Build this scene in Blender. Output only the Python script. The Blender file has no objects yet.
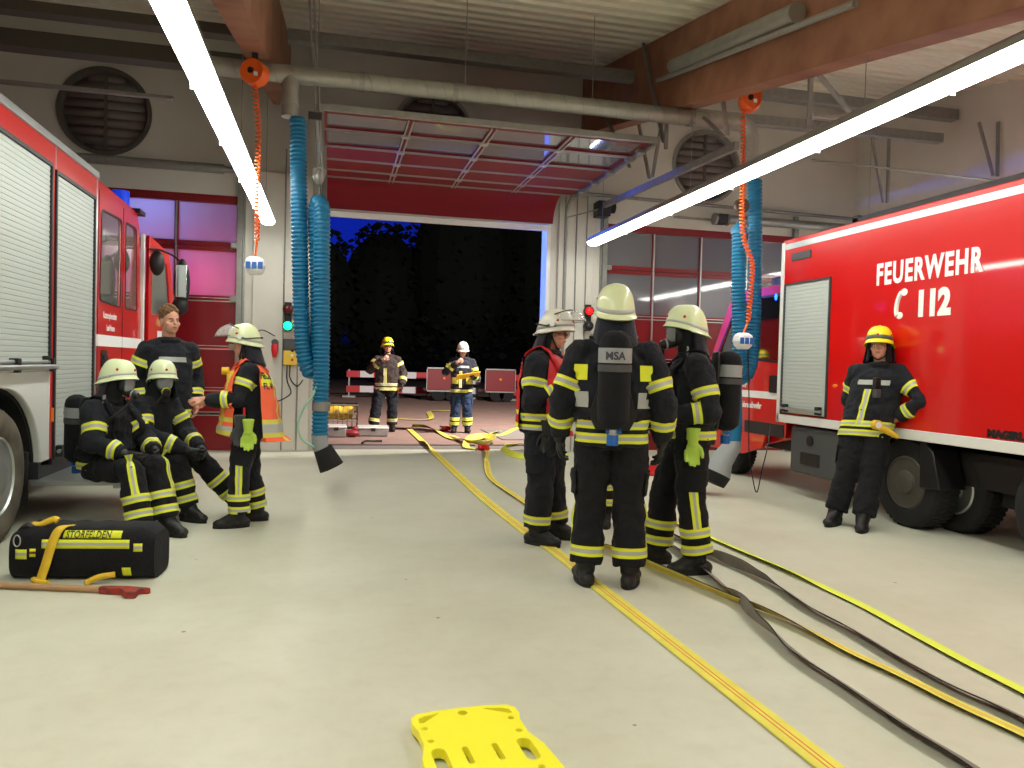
import bpy, bmesh, math, random
from math import sin, cos, pi, sqrt, radians as rad
from mathutils import Vector as V, Matrix
from mathutils.bvhtree import BVHTree
random.seed(4)
SC = bpy.context.scene
COL = SC.collection
# ------------------------------------------------------------------ camera
CF, ROLL, CH, YAW, PIT = 769.0, .027, 1.42, .231811, .024839
RC = Matrix.Rotation(-YAW, 3, 'Z') @ Matrix.Rotation(pi/2-PIT, 3, 'X') @ Matrix.Rotation(ROLL, 3, 'Z')
cd = bpy.data.cameras.new('camera'); cam = bpy.data.objects.new('camera', cd); COL.objects.link(cam)
cd.sensor_width = 36; cd.lens = CF/1024*36; cd.clip_end = 300
cam.matrix_world = Matrix.Translation((0, 0, CH)) @ RC.to_4x4()
SC.camera = cam
def P(px, py, ax, v):
    "point of the place seen at a pixel, on the plane ax = v"
    d = RC @ V(((px-512)/CF, -(py-384)/CF, -1)); i = 'xyz'.index(ax)
    o = V((0, 0, CH)); return o + d*((v-o[i])/d[i])
# ------------------------------------------------------------------ materials
def lin(c):
    return tuple(((x/255+.055)/1.055)**2.4 if x > 10 else x/255/12.92 for x in c)+(1,)
MATS = {}
def mat(name, rgb, rough=.6, metal=0, coat=0, noise=0, nscale=20, bump=0, bscale=60, emit=0, trans=0, ior=1.45, alpha=1, ecol=None, rgb2=None, spec=.5, sheen=0):
    m = bpy.data.materials.new(name); m.use_nodes = True
    nt = m.node_tree; b = nt.nodes['Principled BSDF']
    b.inputs['Base Color'].default_value = lin(rgb); b.inputs['Roughness'].default_value = rough
    b.inputs['Metallic'].default_value = metal; b.inputs['Coat Weight'].default_value = coat
    b.inputs['Coat Roughness'].default_value = .04
    b.inputs['Specular IOR Level'].default_value = spec
    b.inputs['Sheen Weight'].default_value = sheen
    b.inputs['Transmission Weight'].default_value = trans; b.inputs['IOR'].default_value = ior; b.inputs['Alpha'].default_value = alpha
    if emit:
        b.inputs['Emission Color'].default_value = lin(ecol or rgb); b.inputs['Emission Strength'].default_value = emit
    tc = nt.nodes.new('ShaderNodeTexCoord')
    if noise or rgb2:
        n = nt.nodes.new('ShaderNodeTexNoise'); n.inputs['Scale'].default_value = nscale; n.inputs['Detail'].default_value = 5
        nt.links.new(tc.outputs['Object'], n.inputs['Vector'])
        r = nt.nodes.new('ShaderNodeValToRGB')
        c1 = lin(rgb); c2 = lin(rgb2) if rgb2 else tuple(x*(1-noise) for x in c1[:3])+(1,)
        r.color_ramp.elements[0].position = .35; r.color_ramp.elements[1].position = .65
        r.color_ramp.elements[0].color = c2; r.color_ramp.elements[1].color = c1
        nt.links.new(n.outputs['Fac'], r.inputs['Fac']); nt.links.new(r.outputs['Color'], b.inputs['Base Color'])
    if bump:
        n = nt.nodes.new('ShaderNodeTexNoise'); n.inputs['Scale'].default_value = bscale; n.inputs['Detail'].default_value = 4
        nt.links.new(tc.outputs['Object'], n.inputs['Vector'])
        bp = nt.nodes.new('ShaderNodeBump'); bp.inputs['Strength'].default_value = bump; bp.inputs['Distance'].default_value = .02
        nt.links.new(n.outputs['Fac'], bp.inputs['Height']); nt.links.new(bp.outputs['Normal'], b.inputs['Normal'])
    MATS[name] = m; return m
M = MATS
mat('plaster', (206, 203, 194), .9, noise=.06, nscale=1.5, bump=.05)
mat('ceiling_metal', (226, 222, 204), .55, noise=.05, nscale=2)
mat('wood', (160, 114, 88), .55, nscale=3, rgb2=(138, 92, 70), bump=.1, bscale=12)
mat('red_paint', (200, 14, 14), .28, coat=.6)
mat('red_truck', (205, 10, 8), .3, coat=.8)
mat('red_door', (126, 8, 20), .35, coat=.3)
mat('red_door_dimmed', (112, 8, 24), .5, spec=.25)  # door red darkened in colour to offset floor glow on the raised gate
mat('white_paint', (225, 225, 220), .35, coat=.3)
mat('white_text', (240, 240, 238), .5)
mat('shutter', (190, 197, 192), .5, metal=.15)
mat('alu', (185, 188, 188), .35, metal=.8)
mat('galv', (150, 150, 146), .45, metal=.6, noise=.15, nscale=14)
mat('duct', (164, 164, 156), .42, metal=.6, noise=.12, nscale=8)
mat('dark_metal', (58, 58, 60), .5, metal=.5)
mat('black_plastic', (22, 22, 24), .45)
mat('grey_plastic', (72, 74, 76), .55)
mat('rubber', (30, 29, 28), .85, noise=.3, nscale=6, bump=.2)
mat('tyre', (104, 96, 84), .95, rgb2=(78, 72, 64), nscale=5, bump=.3, bscale=40)
mat('tyre_dark', (30, 30, 30), .85, bump=.3, bscale=40)
mat('under', (34, 32, 31), .8)
mat('hose_blue', (22, 108, 148), .45)
mat('orange', (232, 96, 22), .45)
mat('fabric', (33, 35, 42), .9, noise=.3, nscale=9, bump=.35, bscale=45, sheen=.04, spec=.3)
mat('fabric_black', (26, 26, 30), .9, noise=.2, nscale=9, bump=.3, bscale=40, sheen=.03, spec=.3)
mat('fabric_grey', (66, 66, 70), .9, noise=.2, nscale=12, bump=.3, bscale=50, sheen=.2)
mat('fabric_navy', (19, 20, 36), .9, noise=.2, bump=.3, sheen=.2)
mat('fabric_brown', (60, 48, 46), .9, noise=.2, bump=.3)
mat('fabric_blue', (38, 58, 92), .9, noise=.3, bump=.3)
mat('leather', (26, 25, 25), .5, noise=.3, nscale=25, bump=.25)
mat('band_yellow', (226, 232, 48), .6)
mat('band_yellow_soft', (214, 204, 84), .6)
mat('band_silver', (176, 180, 176), .45, metal=.1)
mat('vest_orange', (246, 104, 66), .7, bump=.2, bscale=25)
mat('vest_red', (190, 22, 34), .65, bump=.2, bscale=25)
mat('helmet_pale', (222, 232, 186), .35, coat=.4)
mat('helmet_yellow', (250, 236, 30), .35, coat=.4)
mat('helmet_white', (224, 224, 210), .35, coat=.4)
mat('helmet_grey', (84, 96, 88), .4)
mat('skin', (208, 152, 128), .55, noise=.1, nscale=14)
mat('lips', (176, 104, 94), .5)
mat('eye_white', (225, 222, 216), .3)
mat('iris', (52, 44, 36), .3)
mat('hair', (128, 92, 60), .8, noise=.5, nscale=60, bump=.8, bscale=90)
mat('hair_dark', (70, 52, 40), .8, noise=.4, nscale=60)
mat('stubble', (150, 128, 116), .8)
mat('glove_neon', (172, 204, 76), .7, bump=.2)
mat('mask_black', (18, 18, 20), .35)
mat('mask_lens', (150, 155, 158), .08, coat=1, alpha=.62)
mat('visor', (225, 222, 224), .08, alpha=.22, coat=.6)
mat('label_grey', (150, 153, 155), .5)
mat('label_dark', (60, 64, 72), .5)
mat('blue_plastic', (28, 96, 180), .35, coat=.3)
mat('green_plastic', (30, 170, 70), .4)
mat('red_plastic', (205, 24, 28), .4, coat=.2)
mat('yellow_plastic', (254, 246, 60), .45, coat=.1, spec=.3)
mat('amber', (240, 130, 20), .3)
mat('strap_yellow', (230, 190, 50), .75, noise=.1)
mat('brown_cap', (84, 66, 60), .5)
mat('hose_yellow', (236, 226, 96), .7, noise=.12, nscale=8, bump=.2)
mat('hose_neon', (230, 240, 84), .7, bump=.2)
mat('hose_red_line', (222, 120, 60), .7)
mat('hose_olive', (196, 194, 92), .75, noise=.2, nscale=5, bump=.2)
mat('hose_grey', (140, 134, 126), .85, noise=.2, nscale=6, bump=.2)
mat('hose_edge', (44, 40, 36), .9)
mat('brass', (190, 150, 70), .35, metal=.7)
mat('pale_green', (150, 196, 170), .5)
mat('handle_wood', (186, 146, 104), .55, noise=.15, nscale=10)
mat('axe_red', (178, 48, 34), .5, rgb2=(90, 48, 40), nscale=30)
mat('tube_light', (255, 255, 250), .5, emit=21, ecol=(251, 255, 244))
mat('lamp_green', (20, 200, 120), .4, emit=2.2, ecol=(20, 255, 150))
mat('lamp_red', (230, 20, 20), .3, emit=.9, ecol=(255, 30, 30))
mat('lamp_off', (92, 22, 24), .3)
mat('lamp_white', (255, 250, 240), .4, emit=4)
mat('beacon_blue', (20, 60, 200), .2, coat=.5, emit=.35, ecol=(20, 70, 255))
mat('beacon_lit', (60, 120, 255), .2, emit=5, ecol=(20, 90, 255))
mat('beacon_dark', (24, 40, 70), .15, coat=.6)
mat('cab_glass', (26, 27, 28), .04, coat=1)
mat('cab_glass_grey', (104, 104, 100), .08, coat=1)
mat('mirror', (190, 192, 194), .05, metal=1)
mat('pane_glass', (120, 122, 130), .06, coat=.8, alpha=.8, spec=.9)
mat('paving', (150, 122, 112), .9, noise=.15, nscale=3, bump=.2)
mat('kerb', (128, 120, 114), .9, noise=.1, nscale=5)
mat('leaf', (14, 20, 12), .9)
mat('bark', (30, 26, 22), .9)
mat('panel_red', (138, 36, 44), .5, noise=.1)
mat('barrier_red', (196, 30, 44), .5); mat('barrier_white', (226, 222, 226), .5)
mat('paper', (232, 232, 226), .8); mat('folder', (226, 178, 30), .6)
mat('zinc_dark', (96, 92, 84), .6, metal=.4)
mat('vent_dark', (118, 108, 106), .6, metal=.2)
mat('white_plastic', (228, 230, 232), .4, coat=.2)
mat('yellow_box', (222, 190, 70), .55)
def translucent(name, rgb, t=.7, rough=.15):
    m = bpy.data.materials.new(name); m.use_nodes = True; nt = m.node_tree; nt.nodes.clear()
    o = nt.nodes.new('ShaderNodeOutputMaterial'); a = nt.nodes.new('ShaderNodeBsdfTranslucent'); b = nt.nodes.new('ShaderNodeBsdfTransparent'); g = nt.nodes.new('ShaderNodeBsdfGlossy')
    a.inputs[0].default_value = lin(rgb); b.inputs[0].default_value = lin(rgb); g.inputs['Roughness'].default_value = rough; g.inputs[0].default_value = (.8, .8, .8, 1)
    m1 = nt.nodes.new('ShaderNodeMixShader'); m2 = nt.nodes.new('ShaderNodeMixShader'); m1.inputs[0].default_value = t; m2.inputs[0].default_value = .12
    nt.links.new(b.outputs[0], m1.inputs[1]); nt.links.new(a.outputs[0], m1.inputs[2]); nt.links.new(m1.outputs[0], m2.inputs[1]); nt.links.new(g.outputs[0], m2.inputs[2]); nt.links.new(m2.outputs[0], o.inputs[0]); MATS[name] = m
translucent('frost_glass', (225, 228, 240), .75)
# floor: coated screed, with scuffs and little spots
m = mat('floor', (205, 201, 184), .34, spec=.35); nt = m.node_tree; b = nt.nodes['Principled BSDF']
tc = nt.nodes.new('ShaderNodeTexCoord')
n1 = nt.nodes.new('ShaderNodeTexNoise'); n1.inputs['Scale'].default_value = .9; n1.inputs['Detail'].default_value = 8; n1.inputs['Roughness'].default_value = .65
n2 = nt.nodes.new('ShaderNodeTexNoise'); n2.inputs['Scale'].default_value = 9; n2.inputs['Detail'].default_value = 4
vo = nt.nodes.new('ShaderNodeTexVoronoi'); vo.inputs['Scale'].default_value = 2.2
for n in (n1, n2, vo): nt.links.new(tc.outputs['Object'], n.inputs['Vector'])
r1 = nt.nodes.new('ShaderNodeValToRGB'); r1.color_ramp.elements[0].position = .36; r1.color_ramp.elements[0].color = lin((198, 197, 178)); r1.color_ramp.elements[1].position = .62; r1.color_ramp.elements[1].color = lin((209, 209, 192))
r2 = nt.nodes.new('ShaderNodeValToRGB'); r2.color_ramp.elements[0].position = .3; r2.color_ramp.elements[0].color = (.95, .945, .93, 1); r2.color_ramp.elements[1].position = .5; r2.color_ramp.elements[1].color = (1, 1, 1, 1)
r3 = nt.nodes.new('ShaderNodeValToRGB'); r3.color_ramp.elements[0].position = .02; r3.color_ramp.elements[0].color = (.35, .33, .3, 1); r3.color_ramp.elements[1].position = .03; r3.color_ramp.elements[1].color = (1, 1, 1, 1)
nt.links.new(n1.outputs['Fac'], r1.inputs['Fac']); nt.links.new(n2.outputs['Fac'], r2.inputs['Fac']); nt.links.new(vo.outputs['Distance'], r3.inputs['Fac'])
def mul(a, c):
    x = nt.nodes.new('ShaderNodeMix'); x.data_type = 'RGBA'; x.blend_type = 'MULTIPLY'; x.inputs[0].default_value = 1
    nt.links.new(a, x.inputs[6]); nt.links.new(c, x.inputs[7]); return x.outputs[2]
nt.links.new(mul(mul(r1.outputs['Color'], r2.outputs['Color']), r3.outputs['Color']), b.inputs['Base Color'])
rr = nt.nodes.new('ShaderNodeMapRange'); rr.inputs[3].default_value = .28; rr.inputs[4].default_value = .5
nt.links.new(n2.outputs['Fac'], rr.inputs[0]); nt.links.new(rr.outputs[0], b.inputs['Roughness'])
# ------------------------------------------------------------------ mesh builder
def frame(d, up=V((0, 0, 1))):
    d = d.normalized()
    if abs(d.dot(up)) > .98: up = V((0, 1, 0)) if abs(d.y) < .9 else V((1, 0, 0))
    x = d.cross(up).normalized(); y = x.cross(d).normalized(); return x, y
class MB:
    def __init__(s): s.v = []; s.f = []; s.m = []
    def add(s, vs, fs, mi=0):
        o = len(s.v); s.v += [V(v) for v in vs]
        for f in fs: s.f.append([i+o for i in f]); s.m.append(mi)
        return s
    def box(s, a, b, mi=0):
        (x0, y0, z0), (x1, y1, z1) = a, b
        vs = [(x, y, z) for z in (z0, z1) for y in (y0, y1) for x in (x0, x1)]
        fs = [(0, 2, 3, 1), (4, 5, 7, 6), (0, 1, 5, 4), (2, 6, 7, 3), (0, 4, 6, 2), (1, 3, 7, 5)]
        if (x1-x0)*(y1-y0)*(z1-z0) < 0: fs = [f[::-1] for f in fs]
        return s.add(vs, fs, mi)
    def obox(s, c, ax, h, mi=0):
        c = V(c); X, Y, Z = ax
        vs = [c+X*(h[0]*i)+Y*(h[1]*j)+Z*(h[2]*k) for k in (-1, 1) for j in (-1, 1) for i in (-1, 1)]
        return s.add(vs, [(0, 2, 3, 1), (4, 5, 7, 6), (0, 1, 5, 4), (2, 6, 7, 3), (0, 4, 6, 2), (1, 3, 7, 5)], mi)
    def bar(s, a, b, w, h, mi=0, up=V((0, 0, 1))):
        a, b = V(a), V(b); d = b-a; x, y = frame(d, up)
        return s.obox((a+b)/2, (x, y, d.normalized()), (w/2, h/2, d.length/2), mi)
    def tube(s, pts, r, n=12, mi=0, cap=True, squash=1):
        pts = [V(p) for p in pts]; N = len(pts); rs = r if isinstance(r, (list, tuple)) else [r]*N
        d0 = pts[1]-pts[0]; x, y = frame(d0); vs = []
        for i, p in enumerate(pts):
            d = (pts[min(i+1, N-1)]-pts[max(i-1, 0)]).normalized()
            x = (x-d*x.dot(d)).normalized(); y = d.cross(x)
            for k in range(n):
                a = 2*pi*k/n; vs.append(p+x*(cos(a)*rs[i])+y*(sin(a)*rs[i]*squash))
        fs = [(i*n+k, i*n+(k+1) % n, (i+1)*n+(k+1) % n, (i+1)*n+k) for i in range(N-1) for k in range(n)]
        if cap: fs += [tuple(range(n))[::-1], tuple((N-1)*n+k for k in range(n))]
        return s.add(vs, fs, mi)
    def cyl(s, a, b, r, n=20, mi=0): return s.tube([a, b], r, n, mi)
    def loft(s, secs, mi=0, cap=True):
        n = len(secs[0]); vs = [v for q in secs for v in q]; N = len(secs)
        fs = [(i*n+k, i*n+(k+1) % n, (i+1)*n+(k+1) % n, (i+1)*n+k) for i in range(N-1) for k in range(n)]
        if cap: fs += [tuple(range(n))[::-1], tuple((N-1)*n+k for k in range(n))]
        return s.add(vs, fs, mi)
    def ell(s, c, rad_, ax=None, nu=20, nv=12, mi=0):
        c = V(c); X, Y, Z = ax or (V((1, 0, 0)), V((0, 1, 0)), V((0, 0, 1)))
        vs = [c-Z*rad_[2]]
        for j in range(1, nv):
            t = -pi/2+pi*j/nv
            for i in range(nu):
                a = 2*pi*i/nu; vs.append(c+X*(rad_[0]*cos(t)*cos(a))+Y*(rad_[1]*cos(t)*sin(a))+Z*(rad_[2]*sin(t)))
        vs.append(c+Z*rad_[2]); L = len(vs)-1
        fs = [(0, 1+(i+1) % nu, 1+i) for i in range(nu)]+[(1+(j-1)*nu+i, 1+(j-1)*nu+(i+1) % nu, 1+j*nu+(i+1) % nu, 1+j*nu+i) for j in range(1, nv-1) for i in range(nu)]
        fs += [(1+(nv-2)*nu+i, 1+(nv-2)*nu+(i+1) % nu, L) for i in range(nu)]
        return s.add(vs, fs, mi)
    def cap_(s, a, b, ra, rb, n=14):
        s.tube([a, b], [ra, rb], n); s.ell(a, (ra,)*3, nu=n, nv=8); s.ell(b, (rb,)*3, nu=n, nv=8); return s
    def prism(s, outline, axis, d0, d1, mi=0, holes=()):
        "outline: 2D points in the plane across axis ('x': (y,z), 'y': (x,z), 'z': (x,y)); extruded d0..d1, with holes"
        def mk(p, d): return {'x': (d, p[0], p[1]), 'y': (p[0], d, p[1]), 'z': (p[0], p[1], d)}[axis]
        bm = bmesh.new(); edges = []
        for loop in [outline]+list(holes):
            vs = [bm.verts.new(mk(p, d0)) for p in loop]
            edges += [bm.edges.new((vs[i], vs[(i+1) % len(vs)])) for i in range(len(vs))]
        bmesh.ops.triangle_fill(bm, use_beauty=True, use_dissolve=False, edges=edges)
        g = bmesh.ops.extrude_face_region(bm, geom=bm.faces[:])
        dv = V(mk((0, 0), d1))-V(mk((0, 0), d0))
        for e in g['geom']:
            if isinstance(e, bmesh.types.BMVert): e.co += dv
        bmesh.ops.recalc_face_normals(bm, faces=bm.faces[:])
        bm.verts.index_update()
        s.add([v.co.copy() for v in bm.verts], [[v.index for v in f.verts] for f in bm.faces], mi); bm.free(); return s
def build(name, mb, mats, parent=None, bevel=0, solid=0, smooth=True, **tags):
    me = bpy.data.meshes.new(name); off = parent.matrix_basis.to_translation() if parent is not None and parent.get('_r') else None
    root = parent
    while root is not None and not root.get('_r') and root.parent is not None: root = root.parent
    off = root.location.copy() if root is not None and root.get('_r') else V((0, 0, 0))
    me.from_pydata([v-off for v in mb.v], [], mb.f)
    for mm in (mats if isinstance(mats, (list, tuple)) else [mats]): me.materials.append(M[mm])
    me.polygons.foreach_set('material_index', mb.m)
    me.update()
    if smooth:
        me.shade_smooth(); me.set_sharp_from_angle(angle=rad(38))
    o = bpy.data.objects.new(name, me); COL.objects.link(o)
    if parent is not None: o.parent = parent
    if bevel:
        md = o.modifiers.new('b', 'BEVEL'); md.width = bevel; md.segments = 2; md.limit_method = 'ANGLE'; md.angle_limit = rad(40)
    if solid:
        md = o.modifiers.new('s', 'SOLIDIFY'); md.thickness = solid; md.offset = 1
    for k, v in tags.items(): o[k] = v
    return o
def thing(name, loc, label, cat, group=None, **kw):
    o = bpy.data.objects.new(name, None); o.location = loc; COL.objects.link(o); o['_r'] = 1
    o['label'] = label; o['category'] = cat; o.empty_display_size = .1
    if group: o['group'] = group
    for k, v in kw.items(): o[k] = v
    return o
def struct_root(name, loc=(0, 0, 0)):
    o = bpy.data.objects.new(name, None); o.location = loc; COL.objects.link(o); o['_r'] = 1; o['kind'] = 'structure'; return o
def tag(o, label, cat, group=None):
    o['label'] = label; o['category'] = cat
    if group: o['group'] = group
    return o
def dup(root, delta, label=None):
    r = root.copy(); COL.objects.link(r); r.location = root.location+V(delta)
    if label: r['label'] = label
    for ch in root.children:
        c = ch.copy(); COL.objects.link(c); c.parent = r
        for g in ch.children:
            d = g.copy(); COL.objects.link(d); d.parent = c
    return r
def text(s, size, org, right, up, m, name, parent, xs=1.0, bold=0.0, align='LEFT', ext=.002, sp=1.0):
    cu = bpy.data.curves.new('t', 'FONT'); cu.body = s; cu.size = size; cu.extrude = ext; cu.offset = bold; cu.align_x = align; cu.resolution_u = 3; cu.space_character = sp
    t = bpy.data.objects.new('t', cu); COL.objects.link(t)
    bpy.context.view_layer.update()
    me = bpy.data.meshes.new_from_object(t.evaluated_get(bpy.context.evaluated_depsgraph_get()))
    right, up = V(right).normalized(), V(up).normalized(); n = right.cross(up)
    mb = MB(); mb.add([V(org)+right*(v.co.x*xs)+up*v.co.y+n*v.co.z for v in me.vertices], [list(p.vertices) for p in me.polygons])
    bpy.data.objects.remove(t); bpy.data.meshes.remove(me)
    return build(name, mb, m, parent, smooth=False)
def bez(pts, n=12):
    "Catmull-Rom through points"
    pts = [V(p) for p in pts]; q = [pts[0]*2-pts[1]]+pts+[pts[-1]*2-pts[-2]]; out = []
    for i in range(1, len(q)-2):
        for k in range(n):
            t = k/n; a, b, c, d = q[i-1], q[i], q[i+1], q[i+2]
            out.append(.5*((2*b)+(c-a)*t+(2*a-5*b+4*c-d)*t*t+(3*b-a-3*c+d)*t**3))
    out.append(pts[-1]); return out
def resample(pts, step):
    out = [pts[0]]; acc = 0
    for a, b in zip(pts, pts[1:]):
        L = (b-a).length
        while acc+L >= step:
            t = (step-acc)/L; a = a.lerp(b, t); out.append(a.copy()); L = (b-a).length; acc = 0
        acc += L
    out.append(pts[-1]); return out
# ================================================================== THE SETTING
WY = 12.3; WX = 9.24; WL = -6.4; YB = -2.0
G1, G2, G3 = (-4.9, -1.40), (-.10, 3.43), (4.46, 7.98); GT = 3.74
def st(name, mb, m, **k):
    o = build(name, mb, m, kind='structure', **k); return o
st('floor', MB().box((WL-.3, YB-.3, -.1), (WX+.3, WY+.25, 0)), 'floor')
def zc(y): return 6.22+.193*(max(y, 3.2)-WY)           # underside of the roof deck
top = zc(WY)
def rect(a, b): return [(a[0], a[1]), (b[0], a[1]), (b[0], b[1]), (a[0], b[1])]
rv = .585; vents = [(-3.26, 4.93), (1.5, 5.1), (6.25, 4.94)]
def circ(c, r, n=40): return [(c[0]+r*cos(2*pi*i/n), c[1]+r*sin(2*pi*i/n)) for i in range(n)]
# wall with three gate openings, cut up from the floor
out = [(WL-.3, 0), (G1[0], 0), (G1[0], GT+.08), (G1[1], GT+.08), (G1[1], 0), (G2[0], 0), (G2[0], GT), (G2[1], GT), (G2[1], 0),
       (G3[0], 0), (G3[0], GT+.08), (G3[1], GT+.08), (G3[1], 0), (WX+.3, 0), (WX+.3, top+.4), (WL-.3, top+.4)]
st('wall_back', MB().prism(out, 'y', WY, WY+.3, holes=[circ(c, rv) for c in vents]), 'plaster', smooth=False)
st('wall_right', MB().prism([(YB, 0), (WY, 0), (WY, top+.3), (3.2, zc(3.2)+.3), (YB, zc(YB)+.3)], 'x', WX, WX+.3), 'plaster')
st('wall_left', MB().prism([(YB, 0), (WY, 0), (WY, top+.3), (3.2, zc(3.2)+.3), (YB, zc(YB)+.3)], 'x', WL-.3, WL), 'plaster')
st('wall_rear', MB().box((WL, YB-.3, 0), (WX, YB, zc(YB)+.4)), 'plaster')
# trapezoidal sheet roof, ribs running across the hall
prof = []
y = YB-.3; pitch = .30
while y < WY+.3:
    for dy, dz in ((0, 0), (.15, 0), (.18, .05), (.27, .05)): prof.append((y+dy, zc(y+dy)+dz))
    y += pitch
n = len(prof); mb = MB()
mb.add([(WL-.3, p[0], p[1]) for p in prof]+[(WX+.3, p[0], p[1]) for p in prof]+[(WL-.3, p[0], p[1]+.1) for p in prof]+[(WX+.3, p[0], p[1]+.1) for p in prof],
       [(i, i+1, n+i+1, n+i) for i in range(n-1)]+[(2*n+i, 3*n+i, 3*n+i+1, 2*n+i+1) for i in range(n-1)])
st('ceiling', mb, 'ceiling_metal', smooth=False)
for k, (xa, nm) in enumerate(((-.93, 'beam'), (3.97, 'beam'))):
    mb = MB().prism([(YB, zc(YB)-.95), (3.2, zc(3.2)-.95), (WY, top-.95), (WY, top), (3.2, zc(3.2)), (YB, zc(YB))], 'x', xa, xa+.24)
    o = st('ceiling_beam', mb, 'wood', bevel=.012)
# laminations drawn as fine grooves on the visible beams are part of the wood
# pillars beside the gates stand a little proud of the wall
st('wall_pillar', MB().box((-1.18, WY-.05, 0), (-.32, WY, GT+.5)), 'plaster', bevel=.01)
st('wall_pillar', MB().box((3.62, WY-.05, 0), (4.22, WY, GT+.5)), 'plaster', bevel=.01)
mb = MB()
for xx in (-.72, -.5, 3.72, 3.92, 4.1): mb.tube([(xx, WY-.065, .02), (xx, WY-.065, 4.6)], .011, 8)
st('trim_conduit', mb, 'galv')
# wall fans behind round louvres
def vent(i, c, label):
    t = thing('round_vent', (c[0], WY, c[1]), label, 'wall vent', 'round wall vents')
    ring = []
    for (r, yy) in ((rv, .01), (rv+.05, .01), (rv+.05, -.03), (rv, -.03), (rv-.03, .02), (rv-.03, .2)):
        ring.append([V((c[0]+r*cos(2*pi*k/48), WY+yy, c[1]+r*sin(2*pi*k/48))) for k in range(48)])
    build('frame', MB().loft(ring, cap=False), 'zinc_dark' if i == 0 else 'galv', t)
    s = MB()
    for k in range(9):
        z = c[1]-rv+.065+k*.13; w = sqrt(max(rv*rv-(z-c[1])**2, .01))-.02
        s.add([(c[0]-w, WY+.06, z-.08), (c[0]+w, WY+.06, z-.08), (c[0]+w, WY+.08, z+.07), (c[0]-w, WY+.08, z+.07)], [(0, 1, 2, 3)])
    build('louvre', s, 'vent_dark', t, solid=.008)
    build('back_plate', MB().prism(circ(c, rv-.02), 'y', WY+.2, WY+.22), 'dark_metal', t)
    build('centre_rail', MB().box((c[0]-.02, WY+.03, c[1]-rv+.03), (c[0]+.02, WY+.06, c[1]+rv-.03)), 'zinc_dark', t)
vent(0, vents[0], 'large round dark vent high on the wall above the left fire engine')
vent(1, vents[1], 'round dark vent on the wall half hidden above the raised gate')
vent(2, vents[2], 'round slatted vent on the wall right of the raised gate')

# ---- sectional gates -------------------------------------------------
def gate_closed(name, g, cols, glass, tint, red):
    x0, x1 = g; r = struct_root(name, ((x0+x1)/2, WY+.05, 0)); Y0, Y1 = WY+.03, WY+.08
    rows = [(0, .55, 'r'), (.55, .92, 'r'), (.92, 1.55, 'r'), (1.55, 2.27, 'r'), (2.27, 3.08, 'g'), (3.08, GT+.08, 'g')]
    dx = (x1-x0)/cols
    for a, b, k in rows:
        if k == 'r':
            p = MB().box((x0+.02, Y0, a+.012), (x1-.02, Y1, b-.012)); pn = build('panel', p, red, r, bevel=.008)
            build('seam', MB().box((x0, Y0-.008, b-.02), (x1, Y0-.001, b-.005)).box((x0, Y0-.008, b+.03), (x1, Y0-.001, b+.042)), 'alu', r)
        else:
            t = .07; f = MB().box((x0, Y0, a+.005), (x1, Y1, a+t)).box((x0, Y0, b-t), (x1, Y1, b-.005))
            for i in range(cols+1):
                xm = x0+dx*i; f.box((max(x0, xm-.028), Y0-.004, a+.005), (min(x1, xm+.028), Y1, b-.005))
            sf = build('window_frame', f, red, r)
            for i in range(cols):
                build('pane', MB().box((x0+dx*i+.028, Y0+.018, a+t), (x0+dx*(i+1)-.028, Y0+.03, b-t)), tint if b > 3.2 else glass, sf)
    m2 = MB()
    for i in range(1, cols):
        xm = x0+dx*i; m2.box((xm-.012, Y0-.03, .02), (xm+.012, Y0-.008, GT))
    build('stile', m2, 'alu', r)
    # guide rails and seal
    m3 = MB()
    for xm, sg in ((x0-.03, -1), (x1+.03, 1)):
        m3.box((xm-.04, WY-.07, 0), (xm+.04, WY-.0, GT+.45))
        m3.box((xm-.015+sg*.06, WY-.03, 0), (xm+.015+sg*.06, WY, GT+.3))
    build('guide_rail', m3, 'galv', r)
    h = MB()
    for xm in (x0+.05, x1-.05):
        for zz in (.55, .95, 1.58, 2.3, 3.1): h.box((xm-.05, WY-.05, zz-.04), (xm+.05, WY+.03, zz+.04))
    build('hinge', h, 'galv', r)
    build('top_trim', MB().box((x0-.05, WY-.012, GT-.02), (x1+.05, WY+.1, GT+.1)), red, r)
    return r
g1 = gate_closed('door_1', G1, 4, 'frost_glass', 'frost_glass', 'red_door')
g3 = gate_closed('door_3', G3, 4, 'pane_glass', 'pane_glass', 'red_door')
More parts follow.
